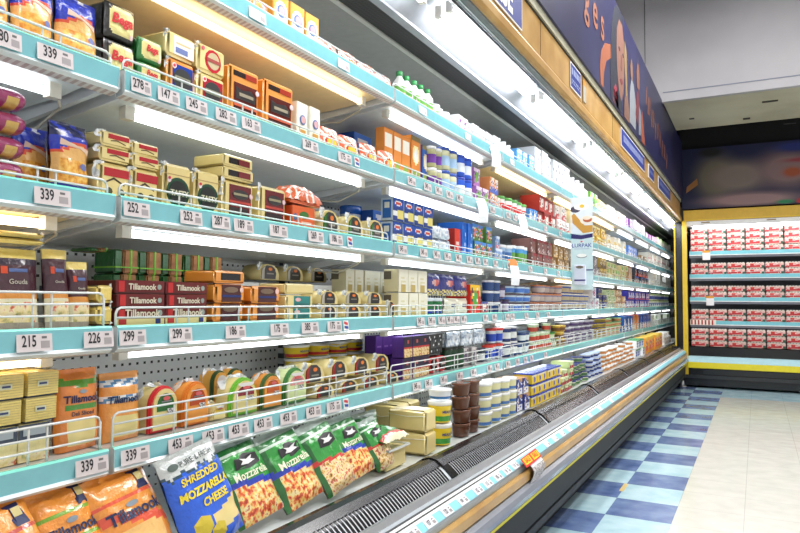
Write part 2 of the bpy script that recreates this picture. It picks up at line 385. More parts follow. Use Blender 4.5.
def k_brown(w, h, body, kind):
    o = block(w, h, body, .10)
    dark = '4c1c14' if body != 'x' else '4c1c14'
    if kind == 'tall':      # small band above a picture label
        plate(o, 'top_band', rect(-w * .38, w * .38, h * .80, h * .90), '281810|gloss'); plate(o, 'top_band_red', rect(0, w * .38, h * .80, h * .90), 'a83420|gloss', -.002)
        plate(o, 'picture_label', rect(-w * .36, w * .40, h * .06, h * .68), '5c1c14|gloss'); plate(o, 'orange_stripe', rect(-w * .36, w * .40, h * .24, h * .32), 'd8582c', -.002)
        plate(o, 'scene_print', [(-w * .3, h * .38), (w * .34, h * .38), (w * .34, h * .5), (w * .2, h * .6), (-w * .1, h * .56), (-w * .3, h * .6)], 'black_label', -.002)
        plate(o, 'name_bar', rect(-w * .2, w * .26, h * .44, h * .5), '9c9078', -.0034)
        plate(o, 'round_sticker', oval(w * .40, h * .60, w * .06, w * .06), 'f0d8d8', -.003); plate(o, 'lower_label', rect(-w * .36, w * .3, h * .06, h * .2), '301c18', -.002)
    elif kind == 'maroon':
        plate(o, 'picture_label', rect(-w * .32, w * .40, 0.04 * h, h * .90), '6c1c20|gloss'); plate(o, 'scene_print', oval(w * .04, h * .66, w * .28, h * .13, 10), 'black_label', -.002)
        plate(o, 'name_bar', rect(-w * .2, w * .26, h * .63, h * .69), 'a09878', -.0034); plate(o, 'red_stripe', rect(-w * .32, w * .4, h * .42, h * .48), 'c03c30', -.002)
        plate(o, 'lower_label', rect(-w * .32, w * .3, h * .06, h * .3), '2c1c1c', -.002); plate(o, 'round_sticker', oval(w * .38, h * .66, w * .06, w * .06), 'f0c8cc', -.003)
        crimp(o, -w * .46, h * .6, .018, h * .45, 8)
    elif kind == 'half':
        plate(o, 'black_band', rect(-w * .34, w * .36, h * .25, h * .75), '1c1414|gloss'); plate(o, 'maroon_band', rect(-w * .02, w * .36, h * .25, h * .75), '7c2428|gloss', -.002)
    elif kind == 'omar':
        plate(o, 'picture_label', rect(-w * .30, w * .34, 0.0 * h + .002, h * .96), '4c1814|gloss'); plate(o, 'scene_print', oval(0, h * .70, w * .24, h * .16, 10), '7c6450', -.002)
        plate(o, 'blue_stripe', rect(-w * .30, w * .34, h * .30, h * .42), '1c2c70', -.002); plate(o, 'round_sticker', oval(w * .34, h * .70, w * .06, w * .06), 'f0c8c0', -.003)
    elif kind == 'teal':
        plate(o, 'teal_label', rect(-w * .24, w * .38, h * .06, h * .92), '2c8480|gloss'); plate(o, 'pink_oval', oval(-w * .1, h * .62, w * .1, h * .16), 'e8b8b8', -.002)
        plate(o, 'teal_line', rect(-w * .2, w * .3, h * .2, h * .3), '1c6460', -.002)
    elif kind == 'ohalf': plate(o, 'black_band', rect(-w * .30, w * .34, h * .25, h * .8), '181414|gloss')
    return o
def k_bega(w, h, col):
    def art(u, v):
        if abs(u) ** 4 + abs((v - .5) * 2.15) ** 4 < .5: return 'e8dc90|film'
        return ('1c1814|film' if col == 'k' else '2c8038|film')
    mb = MB(); t = .012
    sf = lambda u, v: t * (1 - (max(0, 1 - abs(u) ** 4) * max(0, 1 - abs(2 * v - 1) ** 5)) ** .5)
    mb.paint(w * .97, h * .97, 22, 18, sf, art); mb.rbox(-w * .485, w * .485, t, .08, 0, h * .97, .006, '1c1814|film' if col == 'k' else '2c8038|film')
    o = mb.build('cheese_pack'); s = lambda X, Z: sf(max(-1, min(1, X / (w * .485))), max(0, min(1, Z / (h * .97))))
    letter(o, 'Bega', -w * .02, h * .52, h * .36, 'd02828', -.002, .045, 1.0 if w > .075 else .85, surf=s, shear=.2)
    surfplate(o, 'round_sticker', oval(w * .3, h * .16, w * .07, w * .07, 10), s, 'f4d0d0')
    return o
def k_kraft(w, h, folded=False):
    def art(u, v):
        wv = .06 * math.sin(u * 3 + 1)
        if v > .66 + wv: return ('141c50|film' if (folded and v > .8) else '2038b8|film') if (int(u * 3 + v * 9) % 3) else 'f0f0ff|film' if not folded and v > .9 else '2038b8|film'
        if v > .60 + wv: return 'e0502c|film'
        if v < .12: return '243090|film'
        return 'cheese_shred' if v < .45 and abs(u) < .8 else 'f0b868|film'
    o, s = bag('cheese_bag', w, h, .022, art, 20, 24, .007, w * 7)
    surfplate(o, 'round_badge', oval(w * .22, h * .38, w * .1, h * .05), s, '6c78b4')
    surfplate(o, 'brand_plate', [(-w * .36, h * .66), (w * .36, h * .56), (w * .38, h * .64), (-w * .34, h * .75)], s, 'e8c8b0')
    return o
def k_till(w, h, variant):
    band = {'g': '78a828', 'w': 'c84030', 'r': 'e85838', 'a': '5c9c28', 'b': '3878a8'}[variant]
    def art(u, v):
        if variant == 'b':
            if .80 < v < .9 or .55 < v < .66: return 'f4f4f4|film' if (v * 40 + u * 3) % 2 > 1 else '5890c0|film'
            if v < .36 and abs(u) < .62 and v > .08: return 'cheese_cream'
            return 'f0a048|film'
        if variant == 'a':
            if .78 + .04 * u * u < v < .86 + .04 * u * u: return band + '|film'
            if .50 < v < .56 and abs(u) < .75: return '48902c|film'
            if .08 < v < .36 and abs(u) < .6: return 'cheese_cream'
            return 'ec8a38|film'
        if .70 < v < .745: return band + '|film'
        if variant != 'w' and .46 - .1 * (u if variant == 'r' else 0) < v < .49 + (.06 if variant == 'r' else 0) - .1 * (u if variant == 'r' else 0): return band + '|film'
        if v < .42 and (abs(u) < .6): return 'cheese_shred' if variant != 'r' else 'f4c070|film'
        return 'f09838|film'
    o, s = bag('cheese_bag', w, h, .022, art, 22, 30, .006, w * 11)
    letter(o, 'Tillamook', 0, h * (.63 if variant == 'a' else .60 if variant == 'b' else .56), w * .21, '1c2850', -.0022, .03, .95, surf=s)
    if variant == 'a': letter(o, 'Deli Sliced', 0, h * .45, w * .12, '283048', -.0022, .02, surf=s)
    if variant in 'agwr': surfplate(o, 'emblem', oval(0, h * (.72 if variant == 'a' else .64), w * .09, h * .025), s, '8c98a0')
    if variant in 'gwr':
        surfplate(o, 'award_badge', rect(w * .18, w * .38, h * .74, h * .94), s, '1c2454'); surfplate(o, 'badge_print', rect(w * .22, w * .34, h * .82, h * .90), s, 'c8b878', -.003)
    return o
def k_moz(w, h):
    def art(u, v):
        drip = .80 + .035 * math.sin(u * 17) * math.cos(u * 7)
        if v > drip: return 'c8ccc8|film' if v < .93 else 'b8bcb8|film'
        if v > drip - .03: return '284858|film'
        if v < .34 - .05 * math.cos(u * 3) and v > .12 + .06 * u * u and u > -.1: return 'cheese_cream'
        return '1c60dc|film'
    o, s = bag('cheese_bag', w, h, .024, art, 30, 34, .005, 2.2)
    letter(o, 'PURE & FRESH', w * .06, h * .875, w * .095, '384440', -.002, .01, surf=s)
    surfplate(o, 'brand_oval', oval(-w * .33, h * .88, w * .08, h * .035), s, '4c5c54')
    letter(o, 'SHREDDED', w * -.02, h * .70, w * .125, 'f0d838', -.002, .035, surf=s, shear=.1)
    letter(o, 'MOZZARELLA', 0, h * .565, w * .132, 'f4dc30', -.002, .045, surf=s, shear=.1)
    letter(o, 'CHEESE', w * .08, h * .435, w * .135, 'f0d838', -.002, .035, surf=s, shear=.1)
    for (cx, cz, r) in ((-.24, .24, .13), (-.03, .12, .12), (-.3, .1, .1)):
        surfplate(o, 'cheese_cube_print', [(w * (cx - r), h * (cz - r * .5)), (w * (cx + r * .2), h * (cz - r * .8)), (w * (cx + r), h * (cz - r * .3)), (w * (cx + r), h * (cz + r * .5)), (w * cx, h * (cz + r * .8)), (w * (cx - r), h * (cz + r * .4))], s, 'd8c038')
    return o
def k_green(w, h, second=False):
    def art(u, v):
        if v > .90: return 'a8b8b0|film'
        if .80 < v < .83: return 'd8e8d8|film'
        if not second and .40 - .05 * u < v < .47 - .05 * u: return '1c38b0|film'
        if second and .40 - .05 * u < v < .44 - .05 * u: return 'd03028|film'
        if v < .40 - .05 * u: return ('pasta' if second else 'pizza') if abs(u) < .86 else ('e8e8e0|film' if u > 0 else '28702c|film')
        return '1c7830|film' if v > .8 else ('2c9838|film' if abs(u) < .8 else '1c6428|film')
    o, s = bag('cheese_bag', w, h, .024, art, 24, 30, .007, w * 13 + second)
    surfplate(o, 'brand_badge', [(-w * .26, h * .62), (0, h * .59), (w * .26, h * .62), (w * .24, h * .74), (0, h * .78), (-w * .24, h * .74)], s, '201c20')
    surfplate(o, 'badge_print', [(-w * .16, h * .655), (0, h * .64), (w * .17, h * .66), (w * .1, h * .69), (w * .15, h * .73), (0, h * .70), (-w * .16, h * .73), (-w * .1, h * .69)], s, 'e8e4e4', -.003)
    if not second: letter(o, 'Mozzarella', 0, h * .53, w * .17, 'f0ecd0', -.002, .015, surf=s)
    return o
def k_slice(w, h, second=False):
    def art(u, v):
        if v > .86: return 'f0d878|film'
        if v > .44: return '441828|film' if second or v < .8 else '301c34|film'
        if v > .36: return 'e8983c|film'
        if v > .10: return 'sandwich' if (v < .33 and abs(u) < .75) else 'ece4c4|film'
        return 'a8a090|film'
    o, s = bag('cheese_pack', w, h, .012, art, 16, 24, .003, w * 5)
    surfplate(o, 'logo_square', rect(-w * .33, -w * .2, h * .68, h * .77), s, 'e0502c')
    surfplate(o, 'logo_bar', rect(-w * .18, w * .2, h * .70, h * .745), s, '5c70a8')
    letter(o, 'Gouda', 0, h * .58, w * .14, 'c8c0b0', -.002, .01, surf=s)
    return o
def k_yellowpack(w, h, navy=False):
    if navy:
        def art(u, v):
            if v > .62: return '283850|film'
            if v < .25: return 'sandwich'
            return 'f0e0a0|film'
        mb = MB(); mb.paint(w, h, 12, 12, lambda u, v: 0.0, art); mb.rbox(-w / 2, w / 2, .0005, .05, 0, h, .003, 'e8d890|film'); o = mb.build('cheese_pack')
        plate(o, 'header_text_bar', rect(-w * .36, w * .36, h * .70, h * .9), 'a8b0b8', -.0016); return o
    mb = MB(); 
    for k in range(9): mb.box(-w * .46, w * .46, .002, .09, h * (.06 + k * .1), h * (.06 + k * .1) + h * .088, 'e8d078|film')
    mb.rbox(-w * .48, w * .48, .004, .092, 0, h * .06, .002, '1c3050'); mb.rbox(-w * .48, w * .48, .004, .092, h * .94, h, .002, 'f4e090|film')
    o = mb.build('sliced_cheese'); plate(o, 'brand_label', rect(-w * .2, w * .12, h * .42, h * .64), 'd8d8b8', -.0002); plate(o, 'name_line', rect(-w * .15, w * .07, h * .49, h * .57), '3c4870', -.0014)
    return o
def k_flat(w, h):
    mb = MB(); mb.rbox(-w / 2, w / 2, 0, .09, h * .1, h * .95, .006, 'f0d470|film'); o = mb.build('cheese_packet'); crimp(o, w * .42, h * .1, w * .14, h * .9, 12); return o
def k_arch(w, h, rim, inner, lab):
    mb = MB(); w *= .94
    inn = 'cheese_cream' if inner.startswith('e') and inner not in ('e8963c', 'e8a848') else inner + '|wax'
    mb.prism(archpoly(w, 0, h), .010, .016, rim + '|wax'); mb.prism(archpoly(w * .97, 0, h * .985), .016, .055, inn); mb.prism(archpoly(w, 0, h, w * .03), .006, .01, rim + '|wax')
    mb.prism(archpoly(w, 0, h, w * .08), .002, .0101, 'cheese_cream' if inner.startswith('e') and inner != 'e8963c' and inner != 'e8a848' else inner + '|wax')
    o = mb.build('round_top_cheese')
    k = archpoly(w, h * .30, h, w * .2)
    plate(o, 'label', k, lab + '|gloss', .0008)
    plate(o, 'label_top', archpoly(w, h * .62, h, w * .22), 'ece8e4', -.0004)
    plate(o, 'red_crest', oval(0, h * .73, w * .13, h * .045, 10), 'd86060', -.0014); plate(o, 'print_line', rect(-w * .18, w * .18, h * .655, h * .68), '808080', -.0014)
    if h > .08: plate(o, 'barcode_patch', rect(w * .05, w * .27, h * .38, h * .50), 'barcode', -.0004)
    mb = MB(); rr = random.Random(int(w * 9000)); n = 9
    a = mb.add([(-w / 2 + w * i / n + rr.uniform(-.003, .003), rr.uniform(.03, .05), h + (.001 + rr.uniform(0, .006)) * (1 if 1 < i < n - 1 else -1.2)) for i in range(n + 1)])
    b = mb.add([(-w / 2 + w * i / n, rr.uniform(.025, .055), h * (.97 if 1 < i < n - 1 else .7)) for i in range(n + 1)])
    for i in range(n): mb.quad([b + i, b + i + 1, a + i + 1, a + i], 'crumple_clear')
    mb.build('clear_film', o)
    return o
def k_wedge(w, h, strip='4c1c14', green=False):
    w *= .82; rx = w * .44
    mb = MB()
    pl = [(-w * .42, 0), (w * .46, 0), (w * .48, h * .35), (w * .38, h * .72), (w * .18, h * .93), (-w * .08, h * .98), (-w * .30, h * .86), (-w * .42, h * .5)]
    mb.prism(pl, .004, .08, 'cheese_cream', smooth=True); o = mb.build('cheese_wedge')
    plate(o, 'black_label', [(w * x, h * z) for x, z in ((-.36, .05), (.27, .05), (.30, .4), (.24, .70), (.08, .88), (-.14, .90), (-.32, .7))], 'black_label', .001, .003)
    plate(o, 'orange_oval', oval(0, h * .66, w * .09, h * .1), 'f08030', -.0006)
    plate(o, 'name_line', rect(-w * .16, w * .16, h * .34, h * .42), '8c8478', -.0006)
    plate(o, 'side_strip', [(-w * .41, h * .04), (-w * .27, h * .04), (-w * .27, h * .6), (-w * .22, h * .86), (-w * .38, h * .66)], ('306828' if green else strip) + '|gloss', -.0004, .003)
    crimp(o, -w * .4, h * .62, w * .22, h * .42, int(w * 700))
    return o
def k_round(w, h):
    def art(u, v):
        r = math.hypot(u * .95, (v - .42) * 2.1)
        if r < .42: return 'f0c040|gloss'
        if r < .58: return 'c83820|gloss'
        if r < .70: return 'f4e8d8|film'
        return 'e86030|film' if (u + v * 2) % .9 < .55 else 'f8ece0|film'
    mb = MB(); w2 = w * .9
    mb.paint(w2, h, 22, 18, lambda u, v: .018 - .018 * (max(0, 1 - abs(u) ** 2.4) * max(0, 1 - abs(v - .35) ** 2.4)) ** .5 + .012 * v, art,
             back=lambda u, v: .03 + .025 * max(0, 1 - u * u) * (1 - v * .7))
    o = mb.build('cheese_pack'); return o
def carton(name, w, h, d, front, side, art=None, nx=10, nz=14, top=None):
    mb = MB(); g = .0006
    mb.rbox(-w / 2 + g, w / 2 - g, .0006, d, 0, h - .001, min(.0015, h * .04), side, top=top, front=front)
    if art: mb.paint(w * .985 - 2 * g, h * .985, nx, nz, lambda u, v: 0.0, art, z0=h * .005)
    return mb.build(name)
def k_goldcarton(w, h, white=False):
    o = carton('cheese_carton', w * .94, h, .08, 'f0ecdc' if white else 'e0a838', 'f0ecdc' if white else 'd89830', top='e8b850')
    w *= .94
    if not white: plate(o, 'white_panel', archpoly(w * .78, h * .04, h * .82), 'f4f4f0')
    plate(o, 'round_seal', oval(0, h * .55, w * .26, w * .26), '5878b8', -.002); plate(o, 'seal_centre', oval(0, h * .55, w * .19, w * .19), 'd8a8a8', -.0034)
    plate(o, 'gold_text_bar', rect(-w * .26, w * .26, h * .18, h * .30), 'd09838', -.002); return o
def k_egg(w, h, blue=False):
    body = '2c60b8' if blue else 'e08830'
    def art(u, v):
        if (u / .75) ** 2 + ((v - .62) / .2) ** 2 < 1: return 'f8e8a8' if (u / .5) ** 2 + ((v - .60) / .13) ** 2 > 1 else 'f4f4f0'
        if .14 < v < .30 and abs(u) < .8: return '88a838' if v > .2 else '3c6c28'
        if v > .88: return '887848'
        return body
    return carton('cheese_carton', w, h, .1, body, body, art, 12, 20)
def k_eggside(w, h):
    def art(u, v):
        if v > .58 and abs(u) < .75 and v < .92: return 'f4efe2' if int(v * 40) % 4 or abs(u) > .5 else '8c7c68'
        if .14 < v < .34 and abs(u) < .6: return '88a838'
        return 'e08830'
    return carton('cheese_carton', w, h, .035, 'e08830', 'e89848', art, 10, 20, top='f0c890')
def k_till_box(w, h, big=False):
    def art(u, v):
        if big and v < .42: return 'e8dc98' if abs(u) < .95 else '4c1414'
        return '6c1818' if (v > .08 and v < .95) else '4c1010'
    o = carton('cheese_box', w, h, .1, '5c1414', '5c1414', art, 12, 8, top='6c1c1c')
    plate(o, 'red_flag', rect(-w * .44, -w * .33, h * (.45 if big else .12), h * .92), 'c82828', -.001)
    letter(o, 'Tillamook', w * .02, h * (.68 if big else .5), min(h * .62, w * .2), 'e4d8c0', -.0022, .03, 1.0)
    plate(o, 'round_emblem', oval(w * .38, h * (.7 if big else .52), h * .2, h * .2), '98a8a0', -.001)
    if big:
        plate(o, 'red_square', rect(-w * .44, -w * .30, h * .06, h * .36), 'c03030', -.0016); plate(o, 'blue_square', rect(w * .30, w * .40, h * .06, h * .36), '283c80', -.0016)
    return o
def k_bundle(w, h):
    mb = MB(); mb.rbox(-w * .48, -w * .12, 0, .07, 0, h, .004, '206830|film'); mb.rbox(-w * .12, w * .46, -.004, .07, 0, h, .003, 'kraft_brown')
    o = mb.build('wrapped_bundle'); m2 = MB()
    m2.box(w * .12, w * .19, -.0055, .071, -.0004, h + .001, '88d048|gloss'); m2.box(-w * .487, w * .468, -.0062, .0715, h * .22, h * .28, '88d048|gloss'); m2.build('lime_ribbon', o); return o
def k_tub(w, h, body='f0d838', lid='f4f4f4', band=None, text=None, tcol='2c3880', oval_=.8, seg=22, word=None, name='plastic_tub'):
    r = w * .46; ry = r * oval_; mb = MB(); sy = oval_
    mb.lathe([(r * .84, 0), (r * .86, h * .02), (r * .95, h * .78), (r * .95, h * .8)], body + '|gloss', 0, ry, 1, sy, seg)
    if band: mb.lathe([(r * .862, h * .06), (r * .895, h * .30)], band + '|gloss', 0, ry, 1.004, sy * 1.004, seg, cap=False)
    o = mb.build(name); m2 = MB()
    m2.lathe([(r * .93, h * .76), (r, h * .79), (r, h * .93), (r * .97, h * .96), (r * .9, h * .965), (r * .88, h * .95)], lid + '|gloss', 0, ry, 1, sy, seg); m2.build('lid', o)
    if text:
        me = letter(o, text, 0, 0, min(h * .2, w * .13), tcol, 0, .03)
        for v in me.data.vertices:
            a = v.co.x / (r * .92); v.co = (math.sin(a) * r * .94, ry - math.cos(a) * r * sy * .935 - .001, h * .48 + v.co.z + .01 * math.sin(0))
        me.location = (0, 0, 0)
    return o
def k_can(w, h, body, lid, labc='ffffff', jar=False):
    r = w * .46; mb = MB(); b = body + ('|gloss')
    mb.lathe([(r * .9, 0), (r, .004), (r, h * .2, labc + '|gloss'), (r, h * .62), (r, h * .84), (r * (.78 if jar else .96), h * .9)], b, 0, r, seg=16)
    o = mb.build('jar' if jar else 'can'); m2 = MB(); m2.lathe([(r * .98, h * .86), (r * 1.02, h * .88), (r * 1.02, h * .985), (r * .96, h)], lid + '|gloss', 0, r, seg=16); m2.build('lid', o)
    return o
def k_bottle(w, h, green=False):
    r = w * .42; mb = MB()
    mb.lathe([(r * .85, 0), (r, .006), (r, h * .15, 'f09030|gloss' if green else 'f8f8f8|gloss'), (r, h * .3, '70b850|gloss' if green else 'e8e8f0|gloss'), (r, h * .5), (r * .95, h * .66), (r * .45, h * .82), (r * .42, h * .86)], 'f8f8f4|gloss', 0, r, seg=14)
    o = mb.build('drink_bottle'); m2 = MB(); m2.lathe([(r * .5, h * .85), (r * .5, h)], ('48a860' if green else 'f4f4f4') + '|gloss', 0, r, seg=12); m2.build('cap', o); return o
NOUN = dict(pot='dairy_pot', tub='margarine_tub', carton='dairy_carton', box='dairy_box', pack='dairy_pack', bag='dairy_pouch')
def k_generic(w, h, a, b, c, seed, desc=''):
    """small far pack: printed box or lidded cup"""
    rr = random.Random(seed); noun = next((n for n in ('pot', 'tub', 'carton', 'box', 'bag') if ' ' + n in desc), 'pack'); style = rr.choice((0, 1, 2)); style = 3 if noun in ('pot', 'tub') else style; nm = NOUN[noun]
    if style == 3:
        mb = MB(); r = w * .46
        mb.lathe([(r * .8, 0), (r * .86, h * .12, b), (r * .92, h * .6), (r * .95, h * .8, c), (r * 1.0, h * .82, c), (r, h * .95, c)], a + '|gloss', 0, r * .8, 1, .8, 12); return mb.build(nm)
    x0 = rr.uniform(-.5, 0); z0 = rr.uniform(.25, .45)
    sp = {(i, j): rr.choice((b, c, '303040', 'f8f8f8', a)) for i in range(8) for j in range(10) if rr.random() < .30}
    def art(u, v):
        q = sp.get((int((u + 1) * 3.999), int(v * 9.999)))
        if q and .08 < v < .95: return q
        if style == 0: return b if (u / .6) ** 2 + ((v - .5) / .3) ** 2 < 1 else (c if v > .84 else a)
        if style == 1: return b if v < z0 else (c if v > .8 and u > x0 else a)
        if style == 2: return b if (abs(u - x0) < .35 and abs(v - .5) < .28) else (c if v < .14 else a)
        return b if .3 < v < .6 else c if v > .85 else a
    return carton(nm, w, h, .12, a, a, art, 8, 10, top=c)
def k_oralbox(w, h):
    def art(u, v):
        if (u / .75) ** 2 + ((v - .78) / .1) ** 2 < 1: return 'f0e8e4' if ((u / .55) ** 2 + ((v - .78) / .05) ** 2 > 1) else 'd04838'
        if v < .52 and u > -.1 and v > .1: return 'e8d878'
        if v < .45 and v > .22: return 'f4f4f4'
        if v > .6: return '1848a8'
        return '1c3c88'
    o = carton('cheese_carton', w, h, .05, '1848a8', 'c8d8e4', art, 12, 18, top='2050a8'); m = MB(); m.box(-w / 2 - .0012, -w / 2 + .001, .008, .042, h * .12, h * .9, '2868b8'); m.box(-w / 2 - .002, -w / 2, .014, .034, h * .55, h * .8, 'f0f0e0'); m.build('side_print', o); return o
def k_cream(w, h):
    def art(u, v):
        if abs(u) < .5 and .35 < v < .7: return 'e4dcb4' if (u * 9 + v * 14) % 2 > 1 else 'f4f0e0'
        if v < .3 and abs(u) < .55: return 'c8b068'
        return 'f0ecd8'
    o = carton('cheese_carton', w, h, .06, 'ece4c4', 'e8deb4', art, 8, 12, top='f4f0e0'); m = MB(); m.box(-w / 2 - .001, -w / 2 + .001, .03, .06, h * .55, h * .9, '686050'); m.build('side_print', o); return o
def k_purple(w, h, slim=False):
    def art(u, v):
        if v < .38: return 'pasta' if abs(u) < .92 else 'ece4d8'
        if v < .46: return 'c83430'
        if abs(u) < .12 and .66 < v < .8: return 'd86058'
        return '2c1c38' if not slim else '5c2c8c'
    return carton('cheese_box', w, h, .05, '3c2050', '4c2480', art if not slim else (lambda u, v: '9868c0' if .4 < v < .48 and abs(u) < .6 else '5c2890'), 10, 12, top='5c3098')
def k_navybag(w, h, white=False):
    def art(u, v):
        if white: return '2c2c60|film' if (.45 < v < .62 and abs(u) < .5) else 'f0ecd8|film'
        if v < .28: return 'e8d878|film' if (u * 5 + v * 12) % 2 > .8 else '28307c|film'
        if (u / .4) ** 2 + ((v - .6) / .15) ** 2 < 1: return 'd8a8a0|film' if u < 0 else 'd85850|film'
        return '2c2c80|film'
    o, s = bag('cheese_bag', w, h, .02, art, 14, 14, .008, w * 3); return o
def k_silver(w, h):
    o, s = bag('foil_sachet', w, h, .022, lambda u, v: 'crumple_silver' if (h < .07) else 'crumple_clear', 12, 12, .014, w * 17); return o
def k_sausage(w, h):
    mb = MB(); pr = []
    n = 12
    for i in range(n + 1):
        t = i / n; pr.append(((max(0, 1 - abs(2 * t - 1) ** 5)) ** .5 * .9 + .1, t))
    rings = []
    for rr_, t in pr: rings.append(mb.add([(-w / 2 + w * t, .03 + .032 * rr_ * math.cos(2 * PI * k / 12), h / 2 + h * .47 * rr_ * math.sin(2 * PI * k / 12)) for k in range(12)]))
    for a, (r0, r1) in enumerate(zip(rings, rings[1:])):
        for k in range(12): mb.quad([r0 + k, r0 + (k + 1) % 12, r1 + (k + 1) % 12, r1 + k], 'd0a850|film' if ((a in (6, 7, 8) and k in (6, 7, 8)) or (a == 2 and k == 7)) else '98205c|film', True)
    mb.quad([rings[0] + k for k in range(12)], '98205c|film'); mb.quad([rings[-1] + k for k in range(12)], '98205c|film')
    return mb.build('sausage_pouch')
def k_redwax(w, h):
    mb = MB(); r = w * .46
    mb.prism(oval(0, h * .5, r, h * .5, 18), .01, .06, 'c82020|wax', smooth=True); mb.prism(oval(0, h * .5, r * .72, h * .36, 16), .006, .0101, '282828|gloss'); o = mb.build('wax_cheese'); plate(o, 'name_band', rect(-r * .5, r * .5, h * .45, h * .56), 'c8a8a8', .004); return o
def k_yb(w, h):
    def art(u, v): return '2848b8' if (u / .45) ** 2 + ((v - .45) / .3) ** 2 < 1 and u > -.3 else ('f4e8c8' if v > .7 else 'ecc830')
    o = carton('margarine_tub', w, h * .86, .1, 'ecc830', 'ecc830', art, 10, 8); m = MB(); m.rbox(-w * .495, w * .495, -.003, .103, h * .8, h * .97, .003, '2848b8|gloss'); m.build('lid', o); return o
def k_bigblock(w, h, d=.15):
    mb = MB(); mb.rbox(-w / 2, w / 2, 0, d, 0, h * .985, .008, 'cheese_cream'); o = mb.build('cheese_block')
    m = MB(); m.tube([(-w / 2 - .001, d, h * .75), (-w / 2 - .002, d * .5, h * .68), (-w / 2 - .001, 0, h * .74)], .0012, 'f8f4e0|gloss'); m.build('film_seam', o); return o
def k_tray(w, h):
    mb = MB(); mb.rbox(-w * .42, w * .42, .01, .13, 0, h * .8, .006, 'cheese_cream'); o = mb.build('cheese_tray')
    m = MB(); a = [(-w * .46, 0, h * .82), (w * .46, 0, h * .82), (w * .46, .145, h * .82), (-w * .46, .145, h * .82)]
    m.box(-w * .46, w * .46, -.002, .004, h * .78, h * .86, 'e4e8e4|gloss'); m.box(-w * .46, w * .46, .141, .147, h * .78, h * .86, 'e4e8e4|gloss'); m.box(-w * .46, -w * .43, -.002, .147, h * .78, h * .86, 'e4e8e4|gloss'); m.box(w * .43, w * .46, -.002, .147, h * .78, h * .86, 'e4e8e4|gloss')
    m.build('clear_rim', o); return o
def k_lie(w, h, green=True):
    """pouch lying on its back, seen from above and in front"""
    L = .14 if green else .10
    def art(u, v):
        if green: return 'd03828|film' if .80 < v < .9 else ('f0e4c0|film' if v >= .9 else '2c9040|film')
        return 'e86830|film' if (u * 6 + v * 4) % 2 > .7 else 'f4e8dc|film'
    mb = MB(); nx, nz = 16, 12
    def z(u, v): return h * .15 + h * .8 * (max(0, 1 - abs(u) ** 3) * max(0, 1 - abs(2 * v - 1) ** 3)) ** .5 + crk(u * w, v * L, 40, .008)
    n = mb.add([((-.5 + i / nx) * w, -.005 + L * (1 - j / nz), z(-1 + 2 * i / nx, j / nz)) for j in range(nz + 1) for i in range(nx + 1)])
    for j in range(nz):
        for i in range(nx): mb.quad([n + j * (nx + 1) + i, n + (j + 1) * (nx + 1) + i, n + (j + 1) * (nx + 1) + i + 1, n + j * (nx + 1) + i + 1], art(-1 + 2 * (i + .5) / nx, (j + .5) / nz), True)
    mb.rbox(-w * .47, w * .47, 0, L * .9, 0, h * .2, .003, '2c7c34|film' if green else 'e86830|film')
    o = mb.build('cheese_bag')
    if green:
        m = MB(); m.prism([(-.02, -.01), (.025, -.01), (.022, .012), (-.018, .014)], -.001, 0, '201c20'); q = m.build('brand_badge', o); q.rotation_euler = (-PI / 2, 0, 0); q.location = (-w * .12, L * .5, h * 1.0)
    return o

